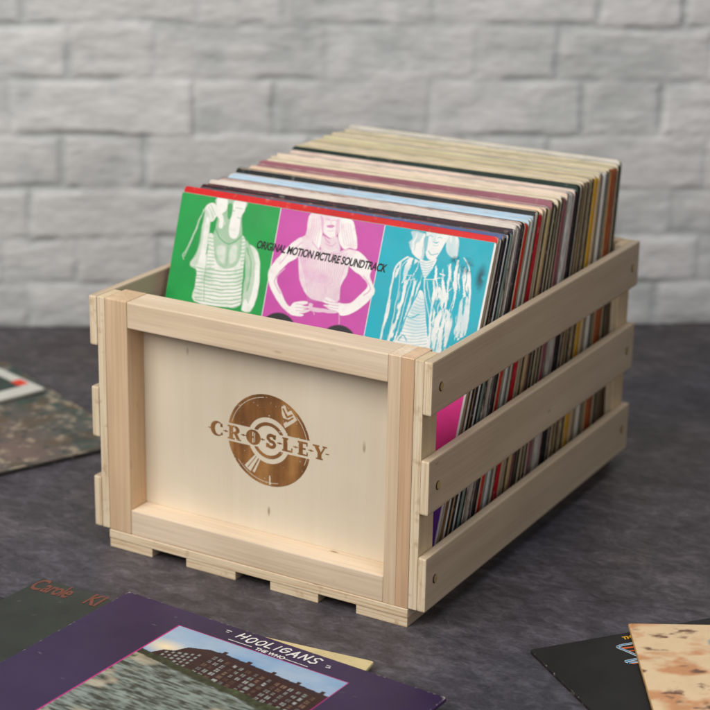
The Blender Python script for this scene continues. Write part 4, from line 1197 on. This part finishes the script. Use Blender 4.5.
GL = {'H': [[(.1, 0), (.05, 1)], [(.85, -.05), (.8, 1.0)], [(.0, .52), (.95, .45)]], 'O': [oval], 'L': [[(.15, 0), (.1, .5), (.08, 1), (.5, .97), (.95, 1.0)]],
      'I': [[(.5, 0), (.45, 1)]], 'G': [[(.9, .18), (.6, 0), (.2, .12), (.05, .5), (.18, .9), (.6, 1.0), (.92, .8), (.9, .52)], [(.5, .52), (1.0, .5)]],
      'A': [[(.0, 1.02), (.5, -.05), (.65, .4), (.95, 1.0)], [(.2, .64), (.85, .6)]], 'N': [[(.1, 1), (.12, 0), (.5, .5), (.88, 1), (.9, -.08)]],
      'S': [[(.9, .1), (.5, -.02), (.15, .2), (.35, .45), (.75, .58), (.85, .85), (.45, 1.02), (.02, .88)]]}
brush = []; x = 127.5
for ch, wd in zip('HOOLIGANS', (7.6, 7.4, 7.2, 6.2, 3.4, 7.6, 7.8, 7.4, 8.2)):
    hh = 9.2+jit.uniform(-.6, .9); v0 = 6.6+jit.uniform(-.8, .8)
    for pl in GL[ch]:
        pp = [(x+a*wd+(1-b)*2.2+jit.uniform(-.12, .12), v0+b*hh+jit.uniform(-.12, .12)) for a, b in pl]
        for a_, b_ in zip(pp, pp[1:]):
            L_ = math.hypot(b_[0]-a_[0], b_[1]-a_[1]); ex, ev = (b_[0]-a_[0])/L_*.45, (b_[1]-a_[1])/L_*.45
            brush.append((a_[0]-ex, a_[1]-ev, b_[0]+ex, b_[1]+ev, 1.55+jit.uniform(-.2, .25)))
    x += wd+2.3
chunks += [('THE WHO', 153, 23.6, 6.2, 0.1, 0.2, -1, 1.02)]
add_text(me, chunks, 4)
add_bars(me, brush, 4)
add_bars(me, [(125, 21.5, 149, 21.2, .8), (183, 22.4, 206, 22.6, .8), (114, 9.2, 119.5, 8.9, .9), (115.5, 12.0, 118.5, 11.8, .9), (217, 11.5, 221, 11.2, .9), (218, 14.5, 222, 14.2, .9), (220, 12.6, 222, 13.6, .7)], 4)

# ---- two sleeves at the lower right
gloss_blk = plain('glossy_black_cover', (0.010, 0.010, 0.010), 0.5, noise=0.3, scale=30)
o, me, F, nb = flat_sleeve('record_sleeve', (0.443, 0.0134), 51.5, 0.0003, 0.0032, LP, [gloss_blk, card((40, 37, 34), 'edge'), card((52, 48, 42), 'top'), gloss_blk], 'glossy black sleeve with a neon coloured squiggle, under the desert sleeve')
me['size'] = LP
neon = [plain('neon_'+k_, lin(c_), 0.5) for k_, c_ in (('blue', (70, 130, 170)), ('orange', (214, 96, 44)), ('white', (224, 224, 214)), ('yellow', (226, 170, 40)))]
for m_ in neon: me.materials.append(m_)
# the squiggle: a zigzag of coloured tubes half under the other sleeve
def zig(pts, w, slot, lift=0.0002):
    add_bars(me, [(a[0], a[1], b[0], b[1], w) for a, b in zip(pts, pts[1:])], slot, lift)
tube = [(92, 19.8), (80, 19.6), (74.6, 21.3), (75.4, 24.0), (77.9, 28.6), (83.9, 43.4), (82.5, 45.5), (68.5, 46.0), (70.0, 49.0), (84, 50.8)]
add_text(me, [('THE', 83.0, 11.0, 6.5, 0.2, .3, 0, 1)], 7)
tube = [(a-3.5, b) for a, b in tube]
zig([(73.5, 24.5), (92, 27.0)], 2.6, 5); zig([(68, 50.5), (89, 53.0)], 2.6, 5); zig([(77, 31), (92, 33)], 1.6, 5)
zig(tube, 3.0, 6, 0.0003); zig(tube, 1.7, 4, 0.0004)
DS = card((218, 180, 136), 'cover')
o, me, F, nb = flat_sleeve('record_sleeve', (0.4982, 0.0936), 29.5, 0.0042, 0.0040, LP, [], 'sandy marbled sleeve with rust brown clouds and a blue patch', xs=list(np.linspace(.003, .309, 200)), ys=list(np.linspace(.003, .309, 200)))
U = (F[:, 0]+LP/2)*1000; Vv = (LP-F[:, 2])*1000
k1 = fbm((400, 400), (15, 9), 133, 5)[np.clip((Vv/313*399).astype(int), 0, 399), np.clip((U/313*399).astype(int), 0, 399)]
k2 = fbm((400, 400), (26, 14), 137, 5)[np.clip((Vv/313*399).astype(int), 0, 399), np.clip((U/313*399).astype(int), 0, 399)]
a = np.clip((k1-0.52)*6, 0, 1)[:, None]; b = np.clip((k2-0.645)*9, 0, 1)[:, None]
c = np.array(lin((224, 196, 156))[:3])*(1-a*.8)+np.array(lin((196, 130, 84))[:3])*a*.8
c = c*(1-b)+np.array(lin((120, 88, 70))[:3])*b
bb = np.clip((13-np.hypot(U-75, (Vv-34)))/3.0, 0, 1)[:, None]*0.8
c = c*(1-bb)+np.array(lin((96, 146, 156))[:3])*bb
put_colors(me, nb, c, lin((206, 176, 130))[:3])
ye = card((186, 150, 100))
for m_ in (attr_card('desert_cover', 0.5), ye, card((196, 160, 110), 'top'), DS): me.materials.append(m_)

# ---- two sleeves behind at the left
d1 = np.array([math.cos(R(66)), math.sin(R(66))]); d2 = np.array([math.cos(R(156)), math.sin(R(156))])
A1 = np.array([-0.1569, 0.129]); A2 = np.array([-0.306, 0.306])
tt = np.linalg.solve(np.stack([d1, -d2], 1), A2-A1)
far = A1+d1*tt[0]
# local "upper left" corner is chosen so that the top edge runs down the near side
o, me, F, nb = flat_sleeve('record_sleeve', (far[0], far[1]), -114.0, 0.0003, 0.0045, LP, [], 'marbled green and dusty pink sleeve on the floor left of the crate', xs=list(np.linspace(.003, .309, 160)), ys=list(np.linspace(.003, .309, 160)))
U = (F[:, 0]+LP/2)*1000; Vv = (LP-F[:, 2])*1000
def sm(cells, seed): return fbm((300, 300), cells, seed, 5)[np.clip((Vv/313*299).astype(int), 0, 299), np.clip((U/313*299).astype(int), 0, 299)][:, None]
k1, k2, k3 = sm((8, 8), 201), sm((14, 14), 207), sm((24, 24), 213)
g_ = np.array(lin((58, 78, 72))[:3]); p_ = np.array(lin((112, 94, 86))[:3]); b_ = np.array(lin((96, 80, 62))[:3]); y_ = np.array(lin((170, 154, 132))[:3])
wg = np.clip((110-U)/60, 0, 1)[:, None]*0.6+np.clip((k1-0.45)*4, 0, 1)*0.7
wg = np.clip(wg, 0, 1)
c = p_*(1-wg)+g_*wg
a = np.clip((k2-0.52)*7, 0, 1)*.8; c = c*(1-a)+b_*a
a = np.clip((k3-0.58)*8, 0, 1)*.7; c = c*(1-a)+y_*a
a = np.clip((sm((20, 20), 219)-0.58)*8, 0, 1)*.7; c = c*(1-a)+np.array(lin((52, 62, 58))[:3])*a
put_colors(me, nb, c, (0.1, 0.1, 0.1))
for m_ in (attr_card('marbled_cover', 0.45), dk_edge, dk_edge, card((60, 60, 56), 'cover')): me.materials.append(m_)
o, me, F, nb = flat_sleeve('record_sleeve', (-0.2935, 0.2900), -107.0, 0.0052, 0.004, LP, [], 'white bordered sleeve with a red label block, on top of the marbled one', xs=list(np.linspace(.003, .309, 160)), ys=list(np.linspace(.003, .309, 160)))
U = (F[:, 0]+LP/2)*1000; Vv = (LP-F[:, 2])*1000
w_ = np.array(lin((206, 204, 194))[:3]); dkg = np.array(lin((46, 62, 54))[:3])
k1 = sm((9, 9), 233)
c = np.tile(w_, (len(U), 1))
inn = ((U > 16) & (U < 296) & (Vv > 24) & (Vv < 296))[:, None]
c = np.where(inn, dkg*(0.5+k1), c)
a = (inn & (np.hypot(U-62, Vv-92) < 40)[:, None]); c = np.where(a, w_*(0.55+0.5*k1), c)
a = (inn & (np.hypot(U-150, Vv-150) < 50)[:, None]); c = np.where(a, np.array(lin((150, 140, 120))[:3]), c)
c = np.where(((U > 5) & (U < 17) & (Vv > 26) & (Vv < 46))[:, None] | ((U > 14) & (U < 28) & (Vv > 4) & (Vv < 18))[:, None] & False, np.array(lin((226, 60, 34))[:3]), c)
put_colors(me, nb, c, (0.5, 0.5, 0.46))
for m_ in (attr_card('white_bordered_cover', 0.45), card((190, 186, 174)), card((190, 186, 174), 'top'), card((190, 186, 174), 'cover')): me.materials.append(m_)
